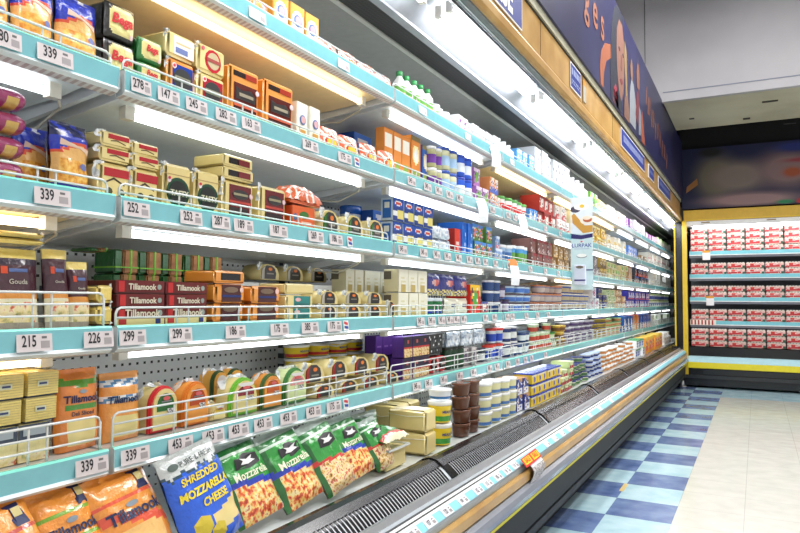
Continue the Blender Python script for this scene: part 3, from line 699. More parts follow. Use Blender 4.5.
BOXN = dict(g=('small_box', 'box'))
def make(kind, w, h, seed, desc=''):
    if kind.startswith('g:'): a, b, c = kind[2:].split(','); return k_generic(w, h, a, b, c, seed, desc)
    if kind.startswith('arch:'): return k_arch(w, h, *kind[5:].split(','))
    K = dict(
        bag_orange=lambda: bag('snack_bag', w, h, .02, lambda u, v: 'f0a050|film' if v < .6 else 'e86830|film', 10, 12)[0],
        bag_orangered=lambda: bag('snack_bag', w, h, .02, lambda u, v: 'e84828|film' if abs(u) < .5 and v > .3 else 'f49838|film', 10, 12)[0],
        goldcarton=lambda: k_goldcarton(w, h), whitecarton=lambda: k_goldcarton(w, h, True), roundpack=lambda: k_round(w, h),
        bottle_green=lambda: k_bottle(w, h, True), bottle_white=lambda: k_bottle(w, h),
        bag_kraft=lambda: k_kraft(w, h), bag_kraft2=lambda: k_kraft(w, h, True), bega_k=lambda: k_bega(w, h, 'k'), bega_g=lambda: k_bega(w, h, 'g'),
        seal_blue=lambda: k_seal(w, h, 'blue', 0), seal_none=lambda: k_seal(w, h, 'none', 0), seal_red=lambda: k_seal(w, h, 'red', 0), seal_red2=lambda: k_seal(w, h, 'red2', 0), seal_green=lambda: k_seal(w, h, 'green', 0),
        brownlab=lambda: k_brown(w * .95, h, 'cheese_orange', 'tall'), maroonlab=lambda: k_brown(w * .95, h, 'cheese_cream', 'maroon'), maroonhalf=lambda: k_brown(w * .95, h, 'cheese_cream', 'half'),
        orangemar=lambda: k_brown(w * .96, h, 'cheese_orange', 'omar'), orangehalf=lambda: k_brown(w * .96, h, 'cheese_orange', 'ohalf'), teallab=lambda: k_brown(w * .94, h, 'cheese_cream', 'teal'), creamhalf=lambda: block(w * .94, h),
        bluebox=lambda: k_bluebox(w * .8, h), bluebox2=lambda: k_bluebox(w * .8, h), eggcarton=lambda: k_egg(w, h), eggside=lambda: k_eggside(w, h), eggcartonb=lambda: k_egg(w * .8, h, True),
        jar_p=lambda: k_can(w, h, 'a8a878', 'e0e0e0', '6c3898', True), jar_b=lambda: k_can(w, h, 'c8c8a0', '3858b0', 'a8c8e8', True), can_b=lambda: k_can(w, h, '2858c8', '1c40b0', 'e8f0f8'), jar_g=lambda: k_can(w, h, '1c3c24', '202820', '2c5c34', True), can_b2=lambda: k_can(w, h, '283870', 'f0f0f0', 'e8ece8'),
        sausage=lambda: k_sausage(w, h), redband=lambda: k_redband(w, h), redhalf=lambda: k_redband(w, h, True),
        orangebox=lambda: k_orangebox(w * .9, h), bag_flat=lambda: k_lie(w, h, False), wedge_g=lambda: k_wedge(w, h, green=True), wedge_k=lambda: k_wedge(w, h, 'b8b0a0'), wedge_r=lambda: k_wedge(w, h, '9c2420'),
        bluetub=lambda: k_tub(w * .8, h, 'dce4f0', '2060c0'), bluetub2=lambda: k_tub(w, h, '284880', 'f0f0f4'), oralbox=lambda: k_oralbox(w, h), silverbag=lambda: k_silver(w, h),
        redbox=lambda: carton('cheese_box', w * .6, h, .08, 'd83020', 'a82018', lambda u, v: 'f0d8d0' if .4 < v < .5 and abs(u) < .6 else 'e03824', 8, 8),
        slicepack=lambda: k_slice(w, h), slicepack2=lambda: k_slice(w, h, True), yellowflat=lambda: k_flat(w, h), bundle=lambda: k_bundle(w, h), tillbig=lambda: k_till_box(w, h, True), tillbox=lambda: k_till_box(w, h),
        creamcarton=lambda: k_cream(w, h), cupgreen=lambda: k_tub(w, h, '207840', 'e8f0f8', band='2038a0'), whitebag=lambda: k_navybag(w, h, True), navybag=lambda: k_navybag(w, h),
        navypack=lambda: k_yellowpack(w, h, True), yellowpack=lambda: k_yellowpack(w, h), bag_till=lambda: k_till(w, h, 'a'), bag_till2=lambda: k_till(w, h, 'b'),
        bag_tillw=lambda: k_till(w, h, 'w'), bag_tillg=lambda: k_till(w, h, 'g'), bag_tillr=lambda: k_till(w, h, 'r'), bag_moz=lambda: k_moz(w, h), bag_green=lambda: k_green(w, h), bag_green2=lambda: k_green(w, h, True),
        tub_y=lambda: k_tub(w, h, 'f0d030', 'f4f4f0', text='MEADOWLEA', band='c83830'), purplebox=lambda: k_purple(w, h), purplebox2=lambda: k_purple(w, h, True), redround=lambda: k_redwax(w, h),
        creamtray=lambda: k_tray(w * .9, h), bag_lie=lambda: k_lie(w * .85, h), bigblock=lambda: k_bigblock(w, h),
        tub_yw=lambda: k_tub(w, h, 'f0d030', 'f4f4f0', band='3c9838', text='MEADOWLEA', oval_=1), tub_w=lambda: k_tub(w, h, 'e8ecf0', 'f8f8f8', band='3878b8', oval_=1), tub_br=lambda: k_tub(w, h, '5c3420', '6c4028', oval_=.8), tub_c=lambda: k_tub(w, h, 'e8e4b0', 'fafafa', band='4878b8', oval_=.8),
        yb=lambda: k_yb(w, h))
    return K[kind]()
def k_bluebox(w, h):
    o = carton('cheese_box', w, h, .1, '1c60c0', '1850a8', lambda u, v: 'f0f0f0' if (u / .7) ** 2 + ((v - .84) / .08) ** 2 < 1 else '2068c8', 10, 20); return o
def k_orangebox(w, h):
    o = carton('cheese_box', w, h, .1, 'e06028', 'd85020', lambda u, v: 'c84420' if v < .1 else 'e4642c', 6, 6)
    plate(o, 'blue_badge', oval(-w * .36, h * .5, w * .07, h * .16), '2c6c98'); plate(o, 'green_oval', oval(w * .02, h * .62, w * .2, h * .16), '38742c'); plate(o, 'white_line', rect(-w * .1, w * .34, h * .2, h * .34), 'f0c8b0'); return o

# y0, y1, base, height in metres; columns, layers, kind, description, front plane x
BLOCKS = [
('A0', 1.131, 1.274, 1.783, 0.041, 2, 1, 'bag_orange', 'orange foil snack cheese bag', -1.14),
('A0', 1.282, 1.413, 1.783, 0.067, 2, 1, 'bag_orangered', 'orange bag with red print', -1.14),
('A0', 1.418, 1.64, 1.783, 0.109, 3, 1, 'goldcarton', 'tall gold carton with white oval-seal panel', -1.14),
('A0', 1.651, 2.131, 1.783, 0.066, 4, 1, 'roundpack', 'orange round-window cheese pack', -1.14),
('A0', 2.162, 2.46, 1.783, 0.122, 5, 1, 'bottle_green', 'white drink bottle with green cap', -1.14),
('A0', 2.479, 2.666, 1.783, 0.082, 3, 1, 'g:ffffff,8fd070,f4f4f4', 'small white pot with green print', -1.14),
('A0', 2.688, 2.877, 1.783, 0.086, 3, 1, 'g:ffffff,8a3aa0,f6f0ff', 'white box with purple square', -1.14),
('A0', 2.889, 3.233, 1.783, 0.094, 4, 1, 'g:ffffff,5aa0e0,f4f8ff', 'white carton with pale blue panel', -1.14),
('A0', 3.248, 3.508, 1.783, 0.109, 3, 1, 'bottle_white', 'plain white drink bottle', -1.14),
('A0', 3.543, 3.825, 1.783, 0.112, 3, 1, 'g:5aa8e8,ffffff,d8ecff', 'light blue low pack', -1.14),
('A0', 3.865, 4.686, 1.783, 0.192, 6, 1, 'g:d8dce0,ffffff,b8c0c4', 'silver grey milk pack', -1.14),
('A0', 4.743, 5.324, 1.783, 0.185, 4, 1, 'bottle_white', 'white bottle close behind the hanging butter sign', -1.14),
('A0', 5.36, 5.625, 1.783, 0.141, 2, 1, 'g:70c040,f0e840,ffffff', 'green and yellow pack', -1.14),
('A0', 5.664, 6.046, 1.783, 0.124, 3, 1, 'g:f0dc60,ffffff,f8f0b0', 'pale yellow pack', -1.14),
('A0', 6.091, 7.024, 1.783, 0.13, 6, 1, 'g:ffffff,f0a890,f8f0e0', 'white pack with salmon print', -1.14),
('A0', 7.083, 7.46, 1.783, 0.127, 3, 1, 'g:9a50b8,ffffff,c8a0dc', 'purple pack with white band', -1.14),
('A0', 7.527, 8.337, 1.783, 0.153, 6, 1, 'g:ffffff,54309c,f0e8ff', 'white bottle pack with violet label', -1.14),
('A0', 8.419, 9.325, 1.783, 0.102, 6, 1, 'g:c070c0,ffffff,e8c0e8', 'pink purple pack', -1.14),
('A0', 9.426, 10.948, 1.783, 0.132, 10, 1, 'g:f4f0e0,e8b080,90c060', 'cream pack with orange and green print', -1.14),
('A', 0.64, 0.709, 1.501, 0.125, 1, 1, 'bag_kraft', 'blue-topped orange shredded cheese bag cut by picture edge', -1.14),
('A', 0.715, 0.794, 1.501, 0.133, 1, 1, 'bag_kraft', 'blue-topped orange shredded cheese bag, middle of three', -1.14),
('A', 0.8, 0.892, 1.501, 0.136, 1, 1, 'bag_kraft', 'blue-topped orange shredded cheese bag beside black packs', -1.14),
('A', 0.897, 0.976, 1.501, 0.156, 1, 2, 'bega_k', 'black cheese pack with cream oval label', -1.14),
('A', 0.978, 1.046, 1.501, 0.109, 1, 2, 'bega_g', 'green cheese pack with cream oval label', -1.14),
('A', 1.055, 1.139, 1.501, 0.088, 1, 1, 'seal_blue', 'orange-edged cheese block with blue round seal', -1.14),
('A', 1.049, 1.139, 1.589, 0.058, 1, 1, 'seal_none', 'cream cheese block with white label on top of blue-seal block', -1.14),
('A', 1.145, 1.239, 1.501, 0.083, 1, 1, 'seal_red', 'cream cheese block with black and red seal', -1.14),
('A', 1.142, 1.239, 1.584, 0.068, 1, 1, 'seal_red2', 'cream cheese block with red round seal on top', -1.14),
('A', 1.25, 1.371, 1.501, 0.138, 1, 1, 'brownlab', 'orange cheese block with brown label, left one', -1.14),
('A', 1.383, 1.518, 1.501, 0.141, 1, 1, 'brownlab', 'orange cheese block with brown label, right one', -1.14),
('A', 1.528, 1.647, 1.501, 0.116, 2, 1, 'whitecarton', 'slim white cheese carton with blue seal', -1.14),
('A', 1.657, 2.151, 1.501, 0.078, 4, 1, 'roundpack', 'orange and white round-window cheese pack', -1.14),
('A', 2.142, 2.308, 1.501, 0.196, 1, 1, 'bluebox', 'blue box behind orange round-window packs', -1.34),
('A', 2.085, 2.294, 1.501, 0.177, 3, 1, 'eggside', 'tall orange carton with white printed panel', -1.17),
('A', 2.298, 2.386, 1.501, 0.196, 1, 1, 'eggcarton', 'tall orange carton with yellow oval picture', -1.17),
('A', 2.395, 2.498, 1.501, 0.179, 1, 1, 'eggcartonb', 'tall blue carton with yellow oval picture', -1.17),
('A', 2.443, 2.552, 1.501, 0.178, 2, 2, 'jar_p', 'clear jar with purple label', -1.14),
('A', 2.562, 2.713, 1.501, 0.199, 2, 2, 'jar_b', 'clear jar with blue lid', -1.14),
('A', 2.724, 2.891, 1.501, 0.199, 2, 2, 'can_b', 'blue can with white fruit label', -1.14),
('A', 2.916, 3.074, 1.501, 0.175, 2, 2, 'g:b070b8,78b840,e8d0e8', 'purple and green pouch box', -1.14),
('A', 3.088, 3.294, 1.501, 0.159, 3, 2, 'g:e09050,4868c0,f4e4d0', 'orange and blue small box', -1.14),
('A', 3.325, 3.763, 1.501, 0.106, 5, 1, 'g:ffffff,d83838,58a850', 'small white pot with red and green print', -1.14),
('A', 3.802, 3.945, 1.501, 0.093, 2, 1, 'g:4090e0,ffffff,80c0ff', 'low blue box', -1.14),
('A', 3.967, 4.334, 1.501, 0.199, 3, 2, 'g:b83028,f4e8e0,8c2018', 'red box with pale panel', -1.14),
('A', 4.359, 4.68, 1.501, 0.186, 3, 2, 'g:f8f4f0,d04848,ffffff', 'white box with red print', -1.14),
('A', 4.708, 5.388, 1.501, 0.191, 4, 2, 'g:f0e4b8,d8c060,ffffff', 'cream box behind the hanging butter sign', -1.14),
('A', 5.424, 6.079, 1.501, 0.164, 4, 2, 'g:d8b040,a07830,f0e090', 'golden brown box', -1.14),
('A', 6.125, 7.067, 1.501, 0.151, 7, 2, 'g:f4f0e4,e8c850,ffffff', 'white and yellow carton', -1.14),
('A', 7.127, 7.785, 1.501, 0.131, 5, 1, 'g:5088e0,ffffff,a8c8f8', 'blue and white bottle pack', -1.14),
('A', 7.857, 8.564, 1.501, 0.082, 5, 2, 'g:a88860,f4ece0,8c6844', 'brown and cream box', -1.14),
('A', 8.65, 11.052, 1.501, 0.162, 16, 2, 'g:fbf8ee,e8b0b0,ffffff', 'pale box with pink print', -1.14),
('B', 0.653, 0.746, 1.249, 0.171, 1, 4, 'sausage', 'magenta sausage pouch', -1.14),
('B', 0.768, 0.837, 1.249, 0.131, 1, 1, 'bag_kraft', 'blue orange shredded cheese bag beside magenta pouches', -1.2),
('B', 0.797, 0.88, 1.249, 0.14, 1, 1, 'bag_kraft2', 'blue orange shredded cheese bag with navy folded top', -1.14),
('B', 0.887, 0.964, 1.249, 0.073, 1, 1, 'redband', 'tall cream block with red band, left one', -1.14),
('B', 0.969, 1.043, 1.249, 0.076, 1, 1, 'redband', 'tall cream block with red band, right one', -1.14),
('B', 0.889, 0.964, 1.324, 0.06, 1, 2, 'redhalf', 'small cream block with red band in left stack', -1.14),
('B', 0.969, 1.041, 1.325, 0.054, 1, 2, 'redhalf', 'small cream block with red band in right stack', -1.14),
('B', 1.055, 1.137, 1.249, 0.103, 1, 1, 'seal_green', 'cream block with dark green round seal, left one', -1.14),
('B', 1.147, 1.229, 1.249, 0.103, 1, 1, 'seal_green', 'cream block with dark green round seal, right one', -1.14),
('B', 1.236, 1.358, 1.249, 0.096, 1, 1, 'maroonlab', 'cream block with maroon label, carrying two small blocks', -1.14),
('B', 1.233, 1.354, 1.346, 0.061, 1, 2, 'maroonhalf', 'small cream block with maroon band', -1.14),
('B', 1.374, 1.497, 1.249, 0.103, 1, 1, 'maroonlab', 'cream block with maroon label beside orange box', -1.14),
('B', 1.506, 1.632, 1.249, 0.068, 1, 1, 'orangebox', 'orange cheese box with green print', -1.14),
('B', 1.497, 1.658, 1.321, 0.06, 1, 1, 'bag_flat', 'crumpled orange cheese bag lying on orange box', -1.14),
('B', 1.647, 2.065, 1.249, 0.077, 3, 1, 'wedge_g', 'cream oval wedge pack with black and green label', -1.14),
('B', 2.133, 2.273, 1.249, 0.171, 1, 1, 'bluetub', 'blue plastic tub behind the green-label wedges', -1.34),
('B', 2.203, 2.337, 1.249, 0.151, 1, 1, 'bluebox2', 'blue box with white oval behind green-label wedges', -1.29),
('B', 2.101, 2.437, 1.249, 0.171, 4, 2, 'oralbox', 'blue carton with white oval and yellow picture', -1.14),
('B', 2.446, 2.627, 1.249, 0.109, 2, 2, 'silverbag', 'silver blue crinkled sachet', -1.14),
('B', 2.638, 2.749, 1.249, 0.116, 1, 1, 'redbox', 'red box between silver sachets and blue boxes', -1.14),
('B', 2.76, 2.879, 1.249, 0.156, 2, 1, 'g:1f6fd8,3f8ff0,1858b8', 'tall plain blue box', -1.14),
('B', 2.892, 3.145, 1.249, 0.162, 3, 2, 'g:5c8c40,e87868,4890e0', 'green box with pink picture', -1.14),
('B', 3.16, 3.294, 1.249, 0.133, 2, 2, 'g:88a8d8,d88898,e8f0ff', 'pale blue box with pink picture', -1.14),
('B', 3.309, 3.489, 1.249, 0.101, 2, 1, 'g:a8c8e8,4878b8,ffffff', 'pale blue pot with dark mark', -1.14),
('B', 3.506, 3.761, 1.249, 0.114, 3, 1, 'g:60b0f0,70b050,ffffff', 'blue pot with green side', -1.14),
('B', 3.8, 4.233, 1.249, 0.171, 4, 2, 'g:8c6058,b09088,a02838', 'maroon and grey carton', -1.14),
('B', 4.257, 4.674, 1.249, 0.171, 4, 2, 'g:b88c50,d8b070,907048', 'tan carton', -1.14),
('B', 4.703, 5.38, 1.249, 0.171, 4, 2, 'g:a08c74,c8b8a0,806c58', 'grey brown carton behind the hanging butter sign', -1.14),
('B', 5.416, 5.685, 1.249, 0.171, 2, 2, 'g:8c8088,d0c8c8,706870', 'grey carton', -1.14),
('B', 5.725, 6.023, 1.249, 0.171, 2, 2, 'g:b09040,6c5020,d8b860', 'bronze carton', -1.14),
('B', 6.068, 7.053, 1.249, 0.156, 6, 3, 'g:d8c890,68b838,f4ecd0', 'cream carton with green mark', -1.14),
('B', 7.113, 7.427, 1.249, 0.171, 2, 1, 'g:c89060,e8d0b0,a06838', 'copper pack', -1.14),
('B', 7.493, 8.63, 1.249, 0.171, 8, 2, 'g:384048,e85838,3058c8', 'black pack with red and blue print', -1.14),
('B', 8.717, 11.023, 1.249, 0.171, 15, 2, 'g:f4f4ec,d8d0b0,ffffff', 'white carton', -1.14),
('C', 0.693, 0.784, 0.994, 0.148, 1, 1, 'slicepack', 'large maroon and cream sliced cheese pack, leftmost', -1.14),
('C', 0.792, 0.843, 0.994, 0.152, 1, 1, 'slicepack2', 'maroon sliced cheese pack, middle of three', -1.14),
('C', 0.841, 0.887, 0.994, 0.131, 1, 1, 'slicepack2', 'smaller maroon sliced cheese pack, rightmost of three', -1.14),
('C', 0.69, 0.784, 1.143, 0.023, 1, 2, 'yellowflat', 'flat yellow cheese packet lying on maroon pack', -1.14),
('C', 0.893, 0.931, 0.994, 0.084, 1, 2, 'yellowflat', 'small yellow cheese packet beside maroon boxes', -1.14),
('C', 1.064, 1.425, 0.994, 0.171, 5, 3, 'bundle', 'brown and green bundle tied with lime ribbon', -1.31),
('C', 1.024, 1.365, 1.157, 0.009, 5, 1, 'bundle', 'upper brown and green bundle tied with lime ribbon', -1.34),
('C', 0.935, 1.196, 0.994, 0.036, 2, 1, 'tillbig', 'deep maroon cheese box with cream base', -1.14),
('C', 0.935, 1.196, 1.031, 0.057, 2, 2, 'tillbox', 'flat maroon cheese box with pale lettering', -1.14),
('C', 1.213, 1.33, 0.994, 0.093, 1, 2, 'orangemar', 'orange cheese block with dark maroon label, left stack', -1.14),
('C', 1.21, 1.33, 1.088, 0.031, 1, 1, 'orangehalf', 'small orange cheese block with black label on top', -1.14),
('C', 1.346, 1.473, 0.994, 0.091, 1, 2, 'orangemar', 'orange cheese block with dark maroon label, right stack', -1.14),
('C', 1.486, 1.628, 0.994, 0.069, 1, 2, 'teallab', 'cream block with teal label', -1.14),
('C', 1.486, 1.628, 1.065, 0.03, 1, 1, 'creamhalf', 'bare cream half block on teal-label stack', -1.14),
('C', 1.643, 2.054, 0.994, 0.085, 3, 2, 'wedge_k', 'cream oval wedge pack with black label', -1.14),
('C', 2.069, 2.143, 0.994, 0.057, 1, 1, 'wedge_k', 'cream oval wedge pack beside cream cartons', -1.14),
('C', 1.664, 2.08, 1.113, 0.053, 3, 1, 'wedge_k', 'cream oval wedge pack standing on white riser', -1.39),
('C', 2.016, 2.331, 0.994, 0.168, 5, 2, 'creamcarton', 'slim cream carton seen behind the wedge packs', -1.28),
('C', 2.151, 2.394, 0.994, 0.172, 3, 2, 'creamcarton', 'cream carton beside navy bags', -1.14),
('C', 2.403, 2.567, 0.994, 0.071, 2, 1, 'cupgreen', 'green and white cup under navy bags', -1.14),
('C', 2.588, 2.844, 0.994, 0.068, 2, 1, 'whitebag', 'white bag with navy print', -1.14),
('C', 2.403, 2.844, 1.07, 0.092, 3, 1, 'navybag', 'navy blue glossy cheese bag', -1.14),
('C', 2.856, 2.982, 0.994, 0.134, 1, 1, 'g:e02818,58b040,f8c828', 'red and green upright box', -1.14),
('C', 2.995, 3.089, 0.994, 0.108, 1, 2, 'g:b05040,f4e8e0,5868a8', 'white pack with brown edge', -1.14),
('C', 3.103, 3.278, 0.994, 0.161, 2, 3, 'bluetub2', 'blue tub with white lid', -1.14),
('C', 3.294, 3.437, 0.994, 0.14, 2, 2, 'g:584070,d8d0e0,302040', 'dark purple pot', -1.14),
('C', 3.454, 3.878, 0.994, 0.147, 3, 3, 'g:c8d8e8,4878c8,584858', 'white and blue stacked pot', -1.14),
('C', 3.898, 4.558, 0.994, 0.16, 5, 3, 'g:988ca0,c0b0a8,c87848', 'grey pot with orange print', -1.14),
('C', 4.585, 5.371, 0.994, 0.172, 5, 3, 'g:3858a8,b8a888,e0d8d0', 'blue and beige pot beneath the hanging sign', -1.14),
('C', 5.408, 5.676, 0.994, 0.172, 2, 2, 'g:d8d8e0,b05880,f4f4f4', 'white pack with pink stripe', -1.14),
('C', 5.716, 6.013, 0.994, 0.172, 2, 3, 'g:303878,a08c40,505090', 'navy and gold pack', -1.14),
('C', 6.057, 6.388, 0.994, 0.163, 2, 3, 'g:c8d0a0,60b040,f0f0e0', 'pale green pack', -1.14),
('C', 6.438, 6.922, 0.994, 0.17, 3, 3, 'g:d8b080,f4e8d0,b87848', 'tan pack', -1.14),
('C', 6.98, 8.609, 0.994, 0.172, 11, 2, 'g:3838b0,f4f0f0,d84848', 'violet and white bag', -1.14),
('C', 8.696, 10.994, 0.994, 0.168, 15, 2, 'g:e8e8d8,4858a0,a8c070', 'cream pot with blue print', -1.14),
('D', 0.682, 0.802, 0.76, 0.067, 2, 1, 'navypack', 'sandwich cheese pack with navy header', -1.14),
('D', 0.685, 0.82, 0.827, 0.091, 2, 2, 'yellowpack', 'yellow sliced cheese block in clear film', -1.14),
('D', 0.824, 0.92, 0.76, 0.158, 1, 1, 'bag_till', 'upright orange cheese bag with green band', -1.14),
('D', 0.924, 1.021, 0.76, 0.142, 1, 1, 'bag_till2', 'orange cheese bag with white waves and cream window', -1.14),
('D', 1.032, 1.119, 0.76, 0.102, 1, 1, 'arch:d8343a,efe3b0,2e6b34', 'round-topped cheese pack with red rim and green label', -1.14),
('D', 1.128, 1.217, 0.76, 0.101, 1, 1, 'arch:e8862c,f09a3c,b8481c', 'round-topped orange cheese pack beside red-rimmed one', -1.14),
('D', 1.22, 1.271, 0.76, 0.039, 1, 1, 'arch:e8dca0,eec24c,f0c030', 'short yellow round-topped cheese pack', -1.14),
('D', 1.278, 1.391, 0.76, 0.095, 1, 1, 'arch:7cc63c,ece3b0,8c2434', 'round-topped cheese pack with green rim and maroon label', -1.14),
('D', 1.399, 1.488, 0.76, 0.095, 1, 1, 'arch:4a6a34,e8963c,c85c24', 'round-topped orange cheese pack with thin green rim', -1.14),
('D', 1.496, 1.613, 0.76, 0.101, 1, 1, 'arch:4c8c48,dce6a8,e89898', 'round-topped cheese pack with pink label', -1.14),
('D', 1.305, 1.43, 0.76, 0.108, 2, 1, 'arch:38522c,e8a848,e0d8c0', 'round-topped dark rimmed pack in the back row', -1.22),
('D', 1.628, 2.178, 0.76, 0.039, 4, 1, 'wedge_r', 'black-label wedge pack with red strip, lower row', -1.14),
('D', 1.574, 2.109, 0.807, 0.06, 4, 1, 'wedge_r', 'black-label wedge pack with red strip, upper row', -1.14),
('D', 1.843, 2.324, 0.76, 0.138, 4, 3, 'tub_y', 'yellow tub with white lid', -1.36),
('D', 2.193, 2.415, 0.76, 0.158, 3, 2, 'purplebox', 'dark purple box with food picture', -1.14),
('D', 2.198, 2.407, 0.76, 0.158, 4, 2, 'purplebox2', 'slim violet box', -1.26),
('D', 2.424, 2.6, 0.76, 0.066, 2, 1, 'redround', 'round red waxed cheese pack', -1.14),
('D', 2.424, 2.579, 0.835, 0.083, 2, 1, 'g:181818,484848,303030', 'black box above red waxed cheese', -1.14),
('D', 2.61, 2.786, 0.76, 0.096, 3, 1, 'jar_g', 'dark green jar', -1.14),
('D', 2.621, 3.076, 0.85, 0.068, 3, 1, 'silverbag', 'large clear crinkled bag', -1.14),
('D', 2.798, 2.944, 0.76, 0.082, 2, 1, 'g:a09898,605068,d0c8c8', 'grey purple pack', -1.14),
('D', 2.957, 3.09, 0.76, 0.068, 2, 1, 'g:303848,e8e8e8,585868', 'dark round pot', -1.14),
('D', 3.104, 3.34, 0.76, 0.158, 3, 2, 'g:e8f0f8,2850c8,e04030', 'white blue and red pot', -1.14),
('D', 3.356, 3.555, 0.76, 0.158, 2, 2, 'can_b2', 'navy and white cream can', -1.14),
('D', 3.573, 3.835, 0.76, 0.124, 3, 2, 'g:304880,e8f0f0,506888', 'dark blue tub', -1.14),
('D', 3.855, 4.273, 0.76, 0.158, 5, 3, 'g:cfe3b4,c84830,e8f4d8', 'pale green pot with red fruit', -1.14),
('D', 4.298, 4.422, 0.76, 0.145, 1, 3, 'g:60a848,e8f0c8,388030', 'green pot', -1.14),
('D', 4.448, 4.636, 0.76, 0.133, 2, 3, 'g:d8a838,785020,f0d060', 'gold and brown pot', -1.14),
('D', 4.663, 5.55, 0.76, 0.147, 6, 4, 'g:a8a0b0,503868,e8e4e8', 'grey and purple pot', -1.14),
('D', 5.588, 6.048, 0.76, 0.155, 3, 4, 'g:d8b850,988020,403878', 'gold pot with navy stripe', -1.14),
('D', 6.093, 6.796, 0.76, 0.143, 5, 4, 'g:e8dcb0,d08850,90c070', 'cream pot with orange fruit', -1.14),
('D', 6.852, 7.332, 0.76, 0.158, 4, 1, 'g:2060b8,f4f4f4,183878', 'tall blue carton', -1.14),
('D', 7.396, 7.878, 0.76, 0.158, 4, 1, 'g:e89040,f8e0b0,d05838', 'tall orange carton', -1.14),
('D', 7.952, 8.765, 0.76, 0.158, 6, 1, 'g:2858b0,e8a888,203870', 'tall blue and pink carton', -1.14),
('D', 8.855, 10.966, 0.76, 0.131, 14, 2, 'g:f0f4e0,90c070,ffffff', 'white green pack', -1.14),
('W', 0.659, 0.783, 0.512, 0.171, 1, 1, 'bag_tillw', 'orange cheese bag with red band, leftmost', -1.08, {'lean': 1}),
('W', 0.784, 0.896, 0.512, 0.171, 1, 1, 'bag_tillg', 'orange cheese bag with green bands and navy badge', -1.08, {'lean': 1}),
('W', 0.898, 1.035, 0.512, 0.171, 1, 1, 'bag_tillr', 'orange cheese bag with red bands beside blue bag', -1.08, {'lean': 1}),
('W', 1.041, 1.222, 0.512, 0.171, 1, 1, 'bag_moz', 'bright blue bag of shredded cheese with yellow lettering', -1.08, {'lean': 1, 'front': 1}),
('W', 1.235, 1.383, 0.512, 0.168, 1, 1, 'bag_green', 'green bag with pizza picture, leftmost green bag', -1.08, {'lean': 1}),
('W', 1.391, 1.544, 0.512, 0.164, 1, 1, 'bag_green', 'green bag with pizza picture and blue band, second green', -1.08, {'lean': 1}),
('W', 1.553, 1.69, 0.512, 0.158, 1, 1, 'bag_green2', 'green bag with pasta picture, third green bag', -1.08, {'lean': 1}),
('W', 1.701, 1.833, 0.512, 0.146, 1, 1, 'bag_green', 'green bag with pizza picture, fourth green bag', -1.08, {'lean': 1}),
('W', 1.845, 1.948, 0.512, 0.124, 1, 1, 'bag_green2', 'green bag with red and cream base, fifth green bag', -1.08, {'lean': 1}),
('W', 1.847, 2.032, 0.512, 0.082, 1, 1, 'creamtray', 'clear tray of cream cheese with flat top', -1.02),
('W', 1.828, 2.017, 0.603, 0.038, 1, 1, 'bag_lie', 'small green cheese bag lying on the cream tray', -1.02),
('W', 2.131, 2.222, 0.512, 0.157, 1, 2, 'bigblock', 'large plain cream cheese block', -1.02),
('W', 2.226, 2.419, 0.512, 0.154, 2, 1, 'bigblock', 'plain cream cheese block in the back of the well', -1.18),
('W', 2.301, 2.405, 0.512, 0.166, 1, 2, 'tub_yw', 'yellow tub with green base and white lid', -1.02),
('W', 2.301, 2.405, 0.68, 0.039, 1, 1, 'tub_w', 'low white tub with blue and red band on top', -1.02),
('W', 2.484, 2.693, 0.512, 0.213, 2, 4, 'tub_br', 'brown cocoa tub', -1.02),
('W', 2.729, 2.974, 0.512, 0.187, 2, 3, 'tub_c', 'white tub with cream body and blue leaf', -1.02),
('W', 2.988, 3.18, 0.512, 0.177, 2, 3, 'tub_c', 'cream tub in the right hand stacks', -1.02),
('W', 3.195, 3.359, 0.512, 0.158, 2, 2, 'g:2c3c90,e8e8f0,c89858', 'navy box with pale side', -1.02),
('W', 3.377, 3.952, 0.512, 0.171, 6, 3, 'yb', 'yellow carton with blue lid', -1.02),
('W', 3.975, 4.269, 0.512, 0.171, 3, 4, 'g:c8d8a0,b02838,e8f0c8', 'pale green box with dark red window', -1.02),
('W', 4.295, 4.758, 0.512, 0.171, 4, 5, 'g:e8e8c8,588850,2c3870', 'cream tub with green leaf', -1.02),
('W', 4.79, 5.244, 0.512, 0.171, 4, 5, 'g:f4f4f0,283c80,b0c0e0', 'white tub with navy side', -1.02),
('W', 5.282, 6.718, 0.512, 0.171, 10, 5, 'g:f6f2e4,d88838,ffffff', 'white tub with orange side', -1.02),
('W', 6.779, 7.299, 0.512, 0.171, 4, 2, 'g:ffffff,2850c8,30a050', 'white pack with blue and green bands', -1.02),
('W', 7.37, 8.895, 0.512, 0.171, 10, 1, 'g:f0a030,f06858,f8d850', 'orange and yellow upright bag', -1.02),
('W', 8.997, 9.78, 0.512, 0.154, 6, 3, 'g:f4f4ec,d0a070,ffffff', 'white carton at the far end', -1.02),
('W', 1.287, 2.138, 0.512, 0.151, 5, 1, 'bag_green', 'green bag standing in the row behind, under fifth rail', -1.19),
('W', 0.731, 1.082, 0.512, 0.171, 3, 1, 'bag_tillw', 'orange cheese bag standing in the row behind', -1.19),
]

